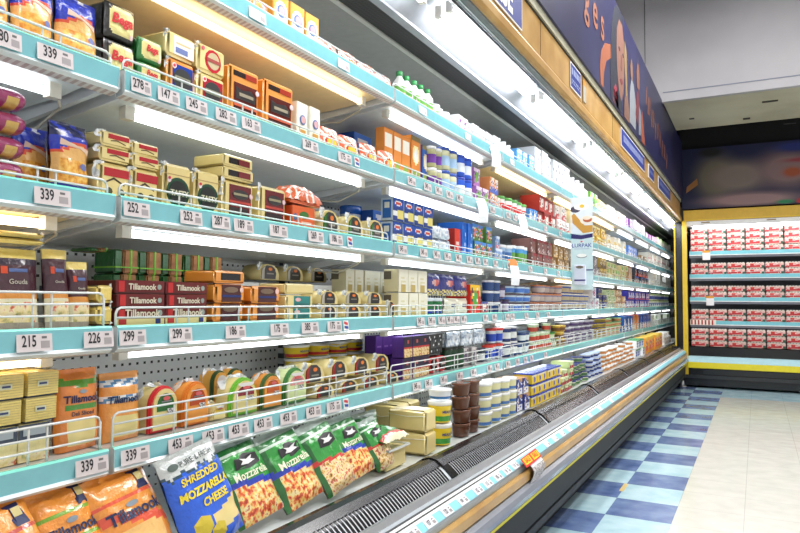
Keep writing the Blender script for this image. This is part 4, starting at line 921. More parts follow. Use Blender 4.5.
# ------------------------------------------------------------------ setting
def struct(name, mb): o = mb.build(name); o['kind'] = 'structure'; return o
END = 11.07; FR = 9.12; XF = -1.10
JO = [-.23 + 1.13 * k for k in range(11)]
LEV = dict(A0=1.763, A=1.481, B=1.229, C=.974, D=.74)
mb = MB(); mb.box(-2.2, 4.6, -3, 11.4, -.1, 0, 'floor'); struct('floor', mb)
mb = MB(); mb.box(-2.2, 4.6, -3, 11.4, 4.2, 4.3, 'plaster'); struct('ceiling', mb)
mb = MB(); mb.box(-2.3, -2.2, -3, 11.4, 0, 4.2, 'plaster'); struct('wall_left', mb)
mb = MB(); mb.box(-2.2, 4.6, 11.3, 11.4, 0, 4.2, '18181c|matte'); struct('wall_far', mb)  # near-black colour stands for the far wall being unlit
mb = MB(); mb.box(-.83, 4.6, 7.14, 7.20, 3.06, 4.2, 'plaster')
for y in (0,): mb.box(-.968, -.963, 7.136, 7.14, 3.1, 4.2, '404044')
mb.box(-1.9, -.83, 7.14, 7.20, 3.12, 4.2, 'plaster'); mb.box(-.8, 4.6, 7.134, 7.14, 3.15, 3.158, '788090')
struct('trim_1', mb)                                    # plaster bulkhead
mb = MB(); mb.box(-.8, 4.6, 7.20, 8.40, 3.058, 3.10, 'plaster_cream')
for x, y, a, b in ((.08, 7.55, .14, .05), (-.1, 8.15, .07, .07), (.3, 8.6, .12, .04), (-.62, 7.9, .05, .05)): mb.box(x, x + a, y, y + b, 3.054, 3.059, '141412')
struct('trim_2', mb)                                    # soffit under the bulkhead
# store ceiling lamps (out of view, they light the aisle; last added for bulkhead)
for k, (x, y) in enumerate(((1.3, 1.2), (1.3, 4.2), (-.1, 4.8))):
    t = tag(empty('ceiling_lamp', (x, y, 4.2)), 'unseen long white ceiling lamp over the aisle', 'ceiling lamp', 'ceiling lamps over the aisle')
    m = MB(); m.rbox(-.3, .3, -.75, .75, -.12, 0, .01, 'f0f0f0'); m.build('lamp_housing', t)
    m = MB(); m.box(-.26, .26, -.71, .71, -.126, -.121, 'tube_white'); m.build('diffuser', t)

# ------------------------------------------------------------------ long refrigerated case
case = tag(empty('display_refrigerator', (-1.2, 4.3, 0)), 'long open refrigerated display case along the left wall', 'display refrigerator')
case_off = Vector((-1.2, 4.3, 0))
def cpart(name, mb, label=None, par=None):
    mb.v = [(x + 1.2, y - 4.3, z) for x, y, z in mb.v]
    o = mb.build(name, par or case)
    if label: o['label'] = label
    return o
Y0, Y1 = JO[0], END
m = MB(); m.box(-1.62, -1.575, Y0, Y1, .4, 2.1, 'c8ccca'); m.box(-1.575, -1.572, Y0, Y1, .5, 2.02, 'perforated'); cpart('back_panel', m)
for y in JO:
    m = MB(); m.box(-1.572, -1.55, y - .018, y + .018, .5, 2.02, 'slotted'); cpart('slotted_upright', m)
m = MB()
for lv in ('A0', 'A', 'B', 'C'): m.box(-1.572, -1.545, Y0, Y1, LEV[lv] + .075, LEV[lv] + .125, 'slotted')
cpart('slotted_rail', m)
m = MB(); m.box(-1.62, -1.0, Y0, Y1, .09, .46, '0c0c0e'); m.box(-1.55, -.90, Y0, Y1, .0, .09, '0c0c0d'); m.box(-1.0, -.80, Y0, FR, .17, .43, '050506|paper'); m.box(-.835, -.798, Y0, FR, .13, .16, '1c1e20|paper'); cpart('base_cabinet', m)
m = MB(); m.box(-1.56, -1.0, Y0, Y1, .46, .508, 'd4d8d6|gloss'); cpart('deck_tray', m)
m = MB(); m.extr([(-1.003, .50), (-1.003, .516), (-.995, .520), (-.985, .512)], Y0, Y1, '9c9f9f|metal'); cpart('tray_edge', m)
# air return grilles, one panel per module, with black straps over the joints
PR = [(-.998, .508), (-.975, .523), (-.950, .529), (-.925, .524), (-.900, .508), (-.880, .490), (-.868, .478)]
for a, b in zip(JO, JO[1:]):
    m = MB(); m.extr(PR, a + .004, b - .004, 'e8ecf0|gloss')  # pale base puts the slits' bright reflections into the colour
    n = int((b - a - .05) / .017)
    for i in range(n):
        y = a + .03 + i * .017; k = m.add([(x, yy, z + hh) for yy in (y, y + .0108) for hh in (0, .0018) for j, (x, z) in enumerate(PR)]); L_ = len(PR)
        for j in range(L_ - 1):
            m.quad([k + L_ + j, k + L_ + j + 1, k + 3 * L_ + j + 1, k + 3 * L_ + j], '0d0e10|gloss')
            m.quad([k + j, k + j + 1, k + L_ + j + 1, k + L_ + j], '0d0e10|gloss'); m.quad([k + 2 * L_ + j, k + 3 * L_ + j, k + 3 * L_ + j + 1, k + 2 * L_ + j + 1], '0d0e10|gloss')
    # solid black hood on the upper back half
    m.extr([(-.999, .512), (-.975, .5305), (-.950, .537), (-.930, .533), (-.908, .5185)], a + .004, b - .004, '131416|gloss')
    cpart('air_grille', m)
for y in JO[1:-1]:
    m = MB(); m.extr([(x * 1.0, z + .012) for x, z in PR] + [(-.862, .470), (-.880, .478), (-.93, .508), (-.998, .500)], y - .016, y + .016, '0a0a0b|gloss', closed=True); cpart('grille_strap', m)
m = MB()
m.extr([(-.868, .484, 'c8cacc|metal'), (-.858, .484, 'c8cacc|metal'), (-.848, .470, '8c9094|metal'), (-.838, .466, '141414'), (-.832, .4635, 'e8e8e6'), (-.822, .4615, '141414'), (-.818, .459, 'f0f0ee'), (-.811, .4545, 'f0f0ee'), (-.811, .44)], Y0, FR, 'c8cacc|metal'); cpart('metal_trim', m)
m = MB(); m.extr([(-.811, .4545, '8cd4e0'), (-.790, .436, 'c8ccd0|metal'), (-.787, .430, 'a8acb0|metal'), (-.787, .412), (-.80, .40)], Y0, FR, '8cd4e0'); cpart('tag_channel', m, 'pale blue price tag channel')
m = MB(); m.extr([(-.800, .4125), (-.780, .4110), (-.774, .402), (-.776, .372), (-.782, .3665), (-.80, .3655)], Y0, FR, 'grip_wood'); cpart('wood_trim', m, 'light wood trim strip')
m = MB(); m.extr([(-.795, .3655, 'd8dce0|metal'), (-.779, .3630, 'a0a4ae|gloss'), (-.766, .352), (-.760, .335), (-.762, .318), (-.772, .305), (-.79, .3005)], Y0, FR, '8c909c|gloss'); cpart('bumper', m, 'grey bumper rail')
m = MB(); m.extr([(-.795, .3005), (-.780, .3000), (-.779, .2875), (-.80, .285)], Y0, FR, 'ecdc30'); cpart('trim_strip', m, 'thin yellow strip')
# canopy
m = MB(); m.box(-1.62, -1.20, Y0, Y1, 2.03, 2.10, '9ca09c|gloss'); m.box(-1.62, -.86, Y0, Y1, 2.14, 2.30, '8c8c88'); m.box(-1.215, -1.197, Y0, Y1, 2.026, 2.05, 'c0c4c0'); cpart('canopy', m)
m = MB(); m.box(-1.197, -1.096, Y0, Y1, 2.032, 2.06, 'honeycomb'); cpart('air_curtain_grille', m, 'black honeycomb air outlet')
m = MB(); m.extr([(-1.098, 2.024), (-1.068, 2.026), (-1.066, 2.034), (-1.00, 2.085), (-.93, 2.11), (-.90, 2.115), (-.898, 2.056), (-.885, 2.052)], Y0, Y1, 'a4a8b0|gloss'); refl = cpart('light_reflector', m)
m = MB(); m.extr([(-.898, 2.060, '8c9098|metal'), (-.872, 2.053, '181a1c'), (-.868, 2.054, 'd8dcdc|metal'), (-.862, 2.055, '181a1c'), (-.858, 2.055, '6c7070|gloss'), (-.840, 2.0585, '6c7070|gloss'), (-.838, 2.066)], Y0, FR, '70747c|metal'); cpart('header_rail', m)
m = MB(); m.extr([(-.84, 2.064), (-.828, 2.068), (-.818, 2.082), (-.818, 2.112), (-.828, 2.132), (-.836, 2.136), (-.834, 2.145), (-.834, 2.302), (-.86, 2.304)], Y0, FR, 'grip_wood'); cpart('header_board', m, 'wooden header board with rounded lower edge')
m = MB()
for y in (2.9, 3.72, 4.6, 6.7, 8.0): m.box(-.8335, -.8325, y, y + .004, 2.145, 2.30, '6c4c20')
m.box(-.84, -.830, Y0, FR, 2.302, 2.310, '141414'); m.box(-.86, -.822, Y0, FR, 2.310, 2.352, 'dusty_beige'); cpart('header_cap', m, 'dusty beige cap rail')
for y in JO[:9]:
    for x, z in ((-.965, 2.048), (-.925, 2.060)):
        m = MB(); m.cyl_y(x, z, y + .085, y + 1.06, .013, 'tube_canopy', 10); tb = cpart('fluorescent_tube', m)
        for dy in (.065, 1.06): m = MB(); m.box(x - .012, x + .012, y + dy, y + dy + .02, z - .012, z + .03, 'e0dcd4|gloss'); m.v = [(a + 1.2, b - 4.3, c) for a, b, c in m.v]; m.build('lamp_socket', tb)
m = MB(); m.box(-1.62, -.95, END, END + .05, .05, 2.14, '16171a|gloss'); cpart('end_panel', m, 'black end panel')
m = MB(); m.box(-.912, -.895, 9.10, 9.135, .35, 2.05, 'ecc830'); cpart('end_trim', m, 'yellow edge trim')
m = MB(); m.box(-.905, -.822, 9.13, 9.17, .02, 2.06, '101113|gloss'); cpart('corner_filler', m, 'black corner filler panel')

# ------------------------------------------------------------------ shelves: one thing per 1.1 m module and level
def make_shelf(kind, lamp):
    L2 = 1.118 / 2; t = empty('refrigerator_shelf')
    m = MB(); m.box(-.445, -.012, -L2, L2, .0, .0185, 'eceeec|gloss'); m.box(-.445, -.43, -L2, L2, .0185, .03, 'd8dcda'); m.build('shelf_plate', t)
    m = MB(); m.extr([(-.012, .022, '80dcc8|gloss'), (-.001, .0235, '80dcc8|gloss'), (.003, .0195, '84c8d0|gloss'), (-.001, -.0165, 'e8f0f0|gloss'), (.004, -.022, 'e0e4e2|gloss'), (-.003, -.028, 'lipholes'), (-.022, -.032, 'f0f0ee|gloss'), (-.030, -.0)], -L2, L2, '7cc4cc|gloss')
    m.prism([(-.012, .022), (-.022, -.032), (-.003, -.028), (.004, -.022), (.003, .0195)], -L2, -L2 + .0005, 'c8d0d0'); m.prism([(-.012, .022), (-.022, -.032), (-.003, -.028), (.004, -.022), (.003, .0195)], L2 - .0005, L2, 'c8d0d0')
    m.build('price_rail', t)['label'] = 'aqua price rail'
    zs = {'low': (.010, .028), 'mid': (.016, .036), 'high': (.022, .043, .064)}[kind]
    m = MB(); r = .0025; a, b = -L2 + .008, L2 - .008; top = .022 + zs[-1]; x = -.014
    m.tube([(x, a, .02), (x, a, top - .012), (x, a + .004, top - .004), (x, a + .012, top), (x, b - .012, top), (x, b - .004, top - .004), (x, b, top - .012), (x, b, .02)], r, 'dcdedc|gloss')
    for z in zs[:-1]: m.tube([(x, a, .022 + z), (x, b, .022 + z)], r * .9, 'dcdedc|gloss')
    for k in range(5):
        for dy in (0, .035):
            y = a + .16 + k * .2 + dy; m.tube([(x - .003, y, .02), (x - .003, y, top)], r * .85, 'dcdedc|gloss', 5)
    m.build('wire_guard', t)['label'] = 'white wire guard'
    for s in (-1, 1):
        y = s * (L2 - .018); m = MB(); n = [(-.03, -.030), (-.445, -.085), (-.445, 0), (-.03, 0)]
        m.extr([(n[0][0], n[0][1]), (n[1][0], n[1][1]), (n[2][0], n[2][1]), (n[3][0], n[3][1])], y - .006, y + .006, 'dfe4e8|gloss', closed=True); m.build('bracket', t)
    if lamp:
        w = 'tube_warm' if lamp == 'warm' else 'tube_white'
        m = MB(); m.extr([(-.035, -.002), (-.045, -.020), (-.11, -.030), (-.38, -.050), (-.42, -.002)], -L2 + .04, L2 - .04, 'f0d8a8|gloss' if lamp == 'warm' else 'dfe8ec|gloss', closed=True); hs = m.build('lamp_housing', t)  # cream for warm tubes puts their glow into the housing colour
        m = MB(); m.cyl_y(-.078, -.041, -L2 + .09, L2 - .10, .0085, w, 8); m.build('fluorescent_tube', hs)
        for y in (-L2 + .075, L2 - .085): m = MB(); m.box(-.088, -.068, y - .012, y + .012, -.052, -.022, 'e8e4d8|gloss'); m.build('lamp_socket', hs)
        m = MB(); m.tube([(-.08, L2 - .075, -.04), (-.11, L2 - .045, -.055), (-.2, L2 - .035, -.085), (-.34, L2 - .05, -.07), (-.43, L2 - .04, -.06)], .003, 'd8d4c4|gloss', 5); m.build('lamp_cord', hs)
    return t
protos = {}
LN = dict(A0='top', A='second', B='third', C='fourth', D='fifth')
UN = ['cut off by the picture edge', 'in the nearest full module', 'in the second full module', 'in the third full module', 'in the fourth full module', 'in the fifth full module', 'in the sixth full module', 'in the seventh full module', 'in the eighth full module', 'in the corner module']
for lv, z in LEV.items():
    for u in range(10):
        gk = 'low'
        if lv == 'C': gk = 'high' if u == 0 else 'mid'
        if lv == 'D': gk = 'high'
        lamp = 'white'  # fifth-row and some fourth-row tubes are added to brighten the back panel
        if (lv, u) in (('A0', 1), ('A0', 4), ('A0', 5), ('B', 0), ('C', 0), ('B', 4), ('A0', 3)): lamp = 'warm'
        k = (gk, lamp)
        if k not in protos: t = protos[k] = make_shelf(gk, lamp)
        else: t = copy_tree(protos[k])
        t.location = (XF, JO[u] + .565, z)
        tag(t, 'white shelf with aqua rail, %s row from top, %s' % (LN[lv], UN[u]), 'shelf', 'shelves of the long refrigerated case')

# ------------------------------------------------------------------ price tags
def make_tag(w, h, num, kind=0):
    m = MB(); m.box(-w / 2, w / 2, -.0008, .0006, -h / 2, h / 2, 'd8cecd' if kind == 0 else 'e8e6ea'); o = m.build('price_tag')
    m = MB(); m.box(w * .17, w * .42, -.0012, -.0007, -h * .34, h * .02, 'a49c9c'); m.build('barcode', o)
    if num and num != '345': m = MB(); m.box(w * .2, w * .34, -.0012, -.0007, h * .14, h * .26, '6c6868'); m.build('tag_print', o)
    if num: letter(o, num, -w * .16, 0, h * (.80 if len(num) < 4 else .6), '1c1c20', -.0013, .02, .66, name='price_number')
    return o
TAGS = dict(A=[(0.636, 0.697, '280'), (0.72, 0.794, '339'), (0.919, 0.974, '278'), (0.987, 1.051, '147'), (1.065, 1.135, '245'), (1.157, 1.232, '282'), (1.246, 1.321, '163'), (1.494, 1.575, '269'), (1.674, 1.752, '175')],
 B=[(0.724, 0.797, '339'), (0.908, 0.98, '252'), (1.053, 1.13, '252'), (1.152, 1.218, '287'), (1.225, 1.301, '189'), (1.359, 1.438, '187'), (1.528, 1.606, '269'), (1.632, 1.707, '186')],
 C=[(0.7, 0.772, '215'), (0.828, 0.9, '226'), (0.907, 0.978, '299'), (1.03, 1.107, '299'), (1.202, 1.282, '186'), (1.37, 1.448, '175'), (1.502, 1.587, '385'), (1.627, 1.707, '175')],
 D=[(0.82, 0.895, '339'), (0.92, 0.993, '339'), (1.038, 1.114, '453'), (1.136, 1.212, '453'), (1.222, 1.296, '453'), (1.311, 1.388, '453'), (1.412, 1.494, '453'), (1.526, 1.607, '453'), (1.632, 1.706, '175')])
FAR = dict(A0=[1.1, 1.3, 1.7, 2.25, 2.7, 3.3], A=[2.161, 2.295, 2.396, 2.503, 2.607, 2.876, 3.007, 3.24, 3.34, 3.468, 3.91, 4.254], B=[2.095, 2.264, 2.38, 2.485, 2.598, 2.72, 2.815, 2.915, 3.05, 3.25, 3.61, 3.907, 4.2],
 C=[2.242, 2.337, 2.429, 2.507, 2.579, 2.654, 2.916, 3.035, 3.22, 3.30, 3.536, 3.741, 3.968], D=[2.212, 2.313, 2.451, 2.613, 2.769, 2.968, 3.07, 3.23, 3.38, 3.516, 3.625, 3.901])
ORD = ['first', 'second', 'third', 'fourth', 'fifth', 'sixth', 'seventh', 'eighth', 'ninth', 'tenth', 'eleventh', 'twelfth', 'thirteenth', 'fourteenth', 'fifteenth', 'sixteenth', 'seventeenth', 'eighteenth', 'nineteenth', 'twentieth', 'twenty-first', 'twenty-second', 'twenty-third', 'twenty-fourth']
tp = {}
def put_tag(y, z, w, h, num, label, x=XF + .0030, rx=-.11, kind=0, group=None):
    k = (round(w, 2), h, num, kind)
    if k not in tp: o = tp[k] = make_tag(w, h, num, kind)
    else: o = copy_tree(tp[k])
    o.location = (x, y, z); o.rotation_euler = (rx, 0, PI / 2); tag(o, label, 'price tag', group)
RLN = dict(A0='top', A='second', B='third', C='fourth', D='fifth')
for lv, L in TAGS.items():
    seen = {}
    for i, (a, b, t) in enumerate(L):
        put_tag((a + b) / 2, LEV[lv] + .001, round((b - a) / .005) * .005 - .005, .034, t, 'white price tag reading %s, %s tag along the %s rail from the top' % (t, ORD[i], RLN[lv]), group='price tags on the %s rail' % RLN[lv])
for lv, L in FAR.items():
    for i, y in enumerate(L): put_tag(y, LEV[lv] + .001, .065, .033, '345' if lv != 'A0' else None, 'small white price tag, %s from left past the first module, %s rail from top' % (ORD[i], RLN[lv]) if lv != 'A0' else 'washed out white price tag, %s from left on the top rail' % ORD[i], group='price tags on the %s rail' % RLN[lv])
for i, (y, t) in enumerate(((1.447, '99'), (1.535, '104'), (1.6, '105'), (1.700, '107'), (1.814, '120'), (1.934, '1307'), (2.06, '102'), (2.150, '115'), (2.248, '108'), (2.343, '96'), (2.433, '110'), (2.86, None), (2.99, None), (3.12, None), (3.244, None), (3.426, None), (3.7, None), (3.961, None), (4.3, None), (4.7, None))):
    put_tag(y, .4455, .062, .026, t, 'white price tag on the low pale blue channel, %s from left' % ORD[i], x=-.7995, rx=-.86, kind=1, group='price tags on the low channel')
for lv, y in (('A', 1.782), ('B', 1.746), ('C', 1.729), ('D', 1.734)):
    m = MB(); m.box(-.014, .014, -.001, .0005, -.016, .016, 'eceae8'); o = m.build('flag_sticker'); m = MB(); m.prism([(-.011, .004), (.008, -.001), (.010, .007), (-.009, .011)], -.0016, -.001, 'c83038'); m.build('red_band', o); m = MB(); m.prism([(-.008, -.010), (.011, -.012), (.010, -.004), (-.010, -.002)], -.0016, -.001, '2848a0'); m.build('blue_band', o)
    o.location = (XF + .003, y, LEV[lv] + .001); o.rotation_euler = (-.11, 0, PI / 2); tag(o, 'tiny red white blue flag sticker on the %s rail from the top' % RLN[lv], 'sticker', 'flag stickers on the rails')
# paper strips hanging from the rails
for i, (y, zt, zb, cap, lab) in enumerate(((3.0, 1.79, 1.68, 0, 'white paper tag hanging from the top rail'), (2.83, 1.512, 1.40, 0, 'white paper tag hanging from the second rail, nearer one'), (3.42, 1.51, 1.40, 0, 'white paper tag hanging from the second rail, farther one'), (3.28, 1.262, 1.13, 1, 'orange topped paper tag hanging from the third rail'))):
    m = MB(); n = 8; w = .028
    a = m.add([(s * w, .0 - .014 * math.sin(k / n * PI) - .003 * k, (zb - zt) * k / n) for k in range(n + 1) for s in (-1, 1)])
    for k in range(n): m.quad([a + 2 * k, a + 2 * k + 2, a + 2 * k + 3, a + 2 * k + 1], ('f08030' if cap and k < 2 else 'f4f6fa'), True)
    o = m.build('hanging_tag'); o.location = (XF + .006, y, zt); o.rotation_euler = (0, 0, PI / 2 - .5); tag(o, lab, 'paper tag', 'paper tags hanging from the rails')
    m = MB(); m.box(-.018, .018, -.022, -.020, (zb - zt) * .6, (zb - zt) * .4, 'a8b0c0'); q = m.build('print', o)
# sale tag on the low channel
t = tag(empty('sale_tag', (-.783, 2.57, .447), PI / 2), 'red and yellow sale card with white receipt paper hanging below', 'sale tag')
m = MB(); m.prism([(-.10, -.022), (.10, -.018), (.10, .020), (-.10, .016)], -.004, -.002, 'e03028'); o = m.build('sale_card', t); o.rotation_euler = (-.7, 0, 0)
for s in (-1, 1):
    m = MB(); m.prism([(s * .05 - .040, -.014), (s * .05 + .040, -.013), (s * .05 + .040, .013), (s * .05 - .040, .012)], -.0052, -.004, 'f8d820'); q = m.build('yellow_panel', o); letter(q, 'SALE', s * .05, 0, .026, 'e05020', -.0062, .03)
m = MB(); n = 8; a = m.add([(s * .075 + .03 + .004 * k * .3, -.006 - .012 * (1 - math.exp(-k)) - .01 * math.sin(k * .7), -.012 - .105 * k / n) for k in range(n + 1) for s in (-1, 1)])
for k in range(n): m.quad([a + 2 * k, a + 2 * k + 2, a + 2 * k + 3, a + 2 * k + 1], 'smallprint' if 0 < k < 7 else 'e8eaee', True)
m.build('paper_slip', t)['label'] = 'white printed slip'

# hanging butter sign: a blade standing out from the case
t = tag(empty('hanging_sign', (-1.03, 4.55, 1.13)), 'tall pale blue hanging sign with a pastry picture and butter pack', 'hanging sign')
m = MB(); m.box(-.073, .073, -.003, .003, 0, .62, 'cfe6ea|gloss'); m.build('sign_board', t)
def sp(name, poly, mt_, y=-.0042): mm = MB(); mm.prism(poly, y, y + .0012, mt_); return mm.build(name, t)
sp('blue_wave', [(-.073, .345), (0, .338), (.073, .35), (.073, .375), (0, .365), (-.073, .378)], '241c64'); sp('sky_patch', rect(-.073, .073, .376, .62), 'dfeaf4')
sp('wooden_tray', [(-.065, .50), (-.05, .515), (.02, .43), (.073, .43), (.073, .385), (.01, .378), (-.06, .45)], 'c8963c', -.0048); sp('pastry', oval(.035, .465, .045, .03, 14), 'f0ece0', -.0056); sp('jam_swirl', oval(.04, .468, .03, .018, 12), 'b85c34', -.0066); sp('pastry_top', oval(.036, .478, .026, .012, 12), 'f4e4d0', -.0076)
sp('blue_bowl', oval(-.04, .54, .035, .022, 12), '383850', -.005); sp('white_plate', oval(0, .555, .05, .022, 14), 'f4f8fa', -.0056); sp('egg_yolk', oval(.004, .56, .016, .012, 10), 'e8c030', -.0066)
letter(t, 'LURPAK', 0, .295, .036, '3844a0', -.0045, .012, 1.0); sp('small_crown', oval(0, .322, .008, .006, 8), 'c84860'); sp('thin_line', rect(-.05, .05, .272, .275), '98a8c8')
sp('butter_curl', oval(0, .225, .035, .014, 14), '8c98a0'); sp('butter_curl_white', oval(0, .229, .032, .012, 14), 'f4f6f4', -.0054)
m = MB(); m.rbox(-.045, .03, -.03, -.003, .03, .165, .004, 'd8dcec'); pk = m.build('pack_model', t); m = MB(); m.box(-.044, .029, -.0312, -.030, .058, .068, '342c80'); m.prism(oval(-.008, .150, .025, .010, 10), -.0312, -.030, '706458'); m.build('pack_print', pk); sp('navy_tab', rect(.03, .073, .128, .136), '2c3c78')
m = MB(); m.tube([(-.05, 0, .62), (-.06, 0, .655)], .002, 'd8d8d8|gloss'); m.tube([(-.06, 0, .655), (-.075, 0, .66)], .002, 'd8d8d8|gloss'); m.build('hook', t)

# header signs
def sign(y0, y1, z0, z1, label, text=None, ts=.1, lines=0):
    yc = (y0 + y1) / 2; t = empty('department_sign', (-.832, yc, z0), PI / 2); tag(t, label, 'sign'); w = y1 - y0; h = z1 - z0
    m = MB(); m.box(-w / 2, w / 2, -.004, 0, 0, h, 'e8eaf0'); b = m.build('sign_plate', t); m = MB(); m.box(-w / 2 + .008, w / 2 - .008, -.005, -.004, .008, h - .008, '28388c'); m.build('blue_panel', t)
    if text: letter(t, text, 0, h * .5, ts, 'f4f4f8', -.0062, .04, .80)
    return t, w, h
sign(1.93, 2.62, 2.150, 2.297, 'blue sign with white letters CHEESE on the wooden header', 'CHEESE', .16)
def blur_rows(t, w, h, rows, c='9ca8d0'):
    rr = random.Random(int(w * 100))
    for z0, z1 in rows:
        m = MB(); x = -w * .42
        while x < w * .40:
            ww = h * rr.uniform(.10, .22); m.box(x, x + ww, -.006, -.005, h * z0, h * z1, c); x += ww + h * rr.uniform(.05, .12)
        m.build('worn_print', t)
t, w, h = sign(3.43, 3.66, 2.155, 2.29, 'small blue notice on the wooden header after the cheese sign'); blur_rows(t, w, h, ((.55, .8), (.3, .36), (.2, .25)))
t, w, h = sign(4.90, 6.02, 2.155, 2.29, 'long dark blue sign on the wooden header, nearest of the far three'); blur_rows(t, w, h, ((.35, .72),), '8890b8')
t, w, h = sign(6.28, 6.62, 2.16, 2.28, 'short dark blue sign on the header between two longer ones'); blur_rows(t, w, h, ((.4, .65),), '5c689c')
t, w, h = sign(6.95, 7.95, 2.16, 2.285, 'dark blue sign on the header nearest the far corner'); blur_rows(t, w, h, ((.4, .7),), '5c6898')
m = MB(); m.box(-.035, .035, -.003, 0, 0, .09, 'b8b4a4'); m.box(-.035, .035, -.003, 0, .09, .12, 'd89840'); o = m.build('notice_card'); o.location = (-.832, 3.76, 2.16); o.rotation_euler = (0, 0, PI / 2); tag(o, 'small grey and orange card beside the small blue notice', 'notice')

# ------------------------------------------------------------------ long mural above the case
t = tag(empty('wall_mural', (-.81, 5.6, 2.36), PI / 2), 'long navy printed mural of people eating, above the left case', 'mural')
my = 5.6; mz = 2.36
def mp(name, pts, m_, lay=0):
    """pts in world y,z on the mural plane"""
    mm = MB(); mm.prism([(y - my, z - mz) for y, z in pts], -.0015 - .0012 * lay, -.0003 - .0012 * lay, m_); return mm.build(name, t)
m = MB(); m.box(-4.0, 3.58, 0, .04, -.01, .72, 'mural_navy'); m.build('mural_panel', t)
def ml(s, y, z, size, col='9a5c42', sx=1.0, rot=0): letter(t, s, y - my, z - mz, size, col, -.003, .015, sx, rot)
ml('g', 3.73, 2.74, .30); ml('e', 3.95, 2.745, .30); ml('s', 4.16, 2.745, .30)
mp('orange_arc', [(4.10, 2.36), (4.18, 2.36), (4.20, 2.46), (4.28, 2.56), (4.44, 2.63), (4.44, 2.72), (4.24, 2.66), (4.12, 2.57), (4.08, 2.46)], '9a5638')
mp('dark_hair', [(4.42, 2.36), (4.40, 2.6), (4.46, 2.85), (4.55, 3.0), (4.66, 3.07), (4.9, 3.07), (4.86, 2.9), (4.8, 2.6), (4.84, 2.36)], '1c2030')
mp('red_shirt', [(4.48, 2.36), (4.52, 2.46), (4.60, 2.51), (4.68, 2.44), (4.70, 2.36)], 'a83448')
mp('face', [(4.72, 2.48), (4.66, 2.58), (4.63, 2.74), (4.65, 2.9), (4.74, 3.0), (4.86, 3.0), (4.92, 2.9), (4.93, 2.74), (4.92, 2.64), (4.88, 2.52), (4.80, 2.44)], '7c564a', 1)
for yy in (4.70, 4.85): mp('eye', [(yy, 2.79), (yy + .035, 2.775), (yy + .07, 2.79), (yy + .035, 2.81)], '30242c', 2)
mp('nose', [(4.78, 2.67), (4.82, 2.66), (4.83, 2.76), (4.80, 2.77)], '684438', 2); mp('mouth', [(4.74, 2.58), (4.81, 2.56), (4.88, 2.59), (4.81, 2.605)], '702c34', 2)
mp('raised_fork', [(4.98, 2.36), (4.97, 2.62), (4.93, 2.8), (4.96, 2.93), (5.04, 2.86), (5.05, 2.6), (5.08, 2.36)], '846c48', 1)
mp('hand', [(4.90, 2.36), (4.92, 2.50), (5.06, 2.56), (5.12, 2.44), (5.12, 2.36)], '745448', 2)
mp('white_shirt', [(5.14, 2.38), (5.16, 2.6), (5.24, 2.74), (5.34, 2.72), (5.46, 2.56), (5.42, 2.38)], '84888f', 1); mp('second_face', [(5.20, 2.74), (5.19, 2.82), (5.23, 2.88), (5.29, 2.86), (5.31, 2.78), (5.27, 2.72)], '7c5c4c', 2)
mp('red_sleeve', [(5.42, 2.50), (5.50, 2.70), (5.58, 2.74), (5.60, 2.6), (5.54, 2.44)], '702c34', 1); mp('third_face', [(5.50, 2.74), (5.49, 2.86), (5.54, 2.95), (5.61, 2.95), (5.65, 2.86), (5.62, 2.75)], '7c5446', 2)
mp('tall_glass', [(5.58, 2.38), (5.60, 2.62), (5.70, 2.6), (5.70, 2.40)], '747c88', 1); mp('orange_scarf', [(5.72, 2.36), (5.70, 2.56), (5.78, 2.62), (5.92, 2.36)], '984c38', 1)
for k, (y, z) in enumerate(((6.02, 2.84), (6.12, 2.78), (6.22, 2.80), (6.34, 2.72), (6.46, 2.74), (6.58, 2.66))): mp('script_stroke', [(y, z - .10), (y + .035, z - .10), (y + .08, z + .05), (y + .04, z + .07)], '845036')
for k, (y, z) in enumerate(((6.75, 2.70), (6.92, 2.66), (7.08, 2.60), (7.26, 2.60), (7.44, 2.54))): mp('script_stroke', [(y, z - .09), (y + .05, z - .10), (y + .12, z + .05), (y + .06, z + .07)], '7c4832')

# ------------------------------------------------------------------ end wall mural and end case
t = tag(empty('end_mural', (-.8, 9.2, 2.63)), 'dark blurred mural panel above the end case of red packs', 'mural')
m = MB(); m.box(-.02, 3.6, 0, .05, -.40, .36, 'mural_print'); m.build('mural_panel', t)
m = MB(); m.box(-.83, 4.6, 9.27, 9.33, 2.9, 4.2, '0c0c0e|matte'); q = struct('shade_panel', m)  # black panel stands for the unlit void above the end mural
m = MB(); m.prism([(.03, -.20), (.04, -.12), (.16, -.02), (.17, -.10)], -.002, -.0003, 'a8703c'); m.build('orange_mark', t)
ec = tag(empty('display_refrigerator', (1.4, 9.6, 0)), 'yellow framed refrigerated case across the end of the aisle', 'display refrigerator')
def ep(name, mb, label=None):
    mb.v = [(x - 1.4, y - 9.6, z) for x, y, z in mb.v]; o = mb.build(name, ec)
    if label: o['label'] = label
    return o
X0, X1, YE = -.80, 3.0, 9.15
m = MB(); m.box(X0 + .02, X1, 9.86, 9.9, .3, 2.2, '585c60'); ep('back_panel', m)
m = MB(); m.box(X0, X1, YE, YE + .04, 2.072, 2.205, 'e0b440'); m.box(X0, X1, YE - .001, YE, 2.072, 2.085, 'f0c838'); m.box(X0, X1, YE + .04, 9.9, 2.15, 2.2, '303030'); ep('header_board', m, 'yellow header board')
m = MB(); m.box(X0, X1, YE + .02, YE + .20, 2.010, 2.07, 'f4f4f4|gloss')
for x in (-.6, .12): m.rbox(x, x + .1, YE + .014, YE + .022, 2.04, 2.055, .003, 'a08c74')
ep('light_reflector', m)
m = MB(); m.tube([(X0 + .1, YE + .12, 1.995), (X1 - .1, YE + .12, 1.995)], .014, 'tube_canopy', 8); ep('fluorescent_tube', m)
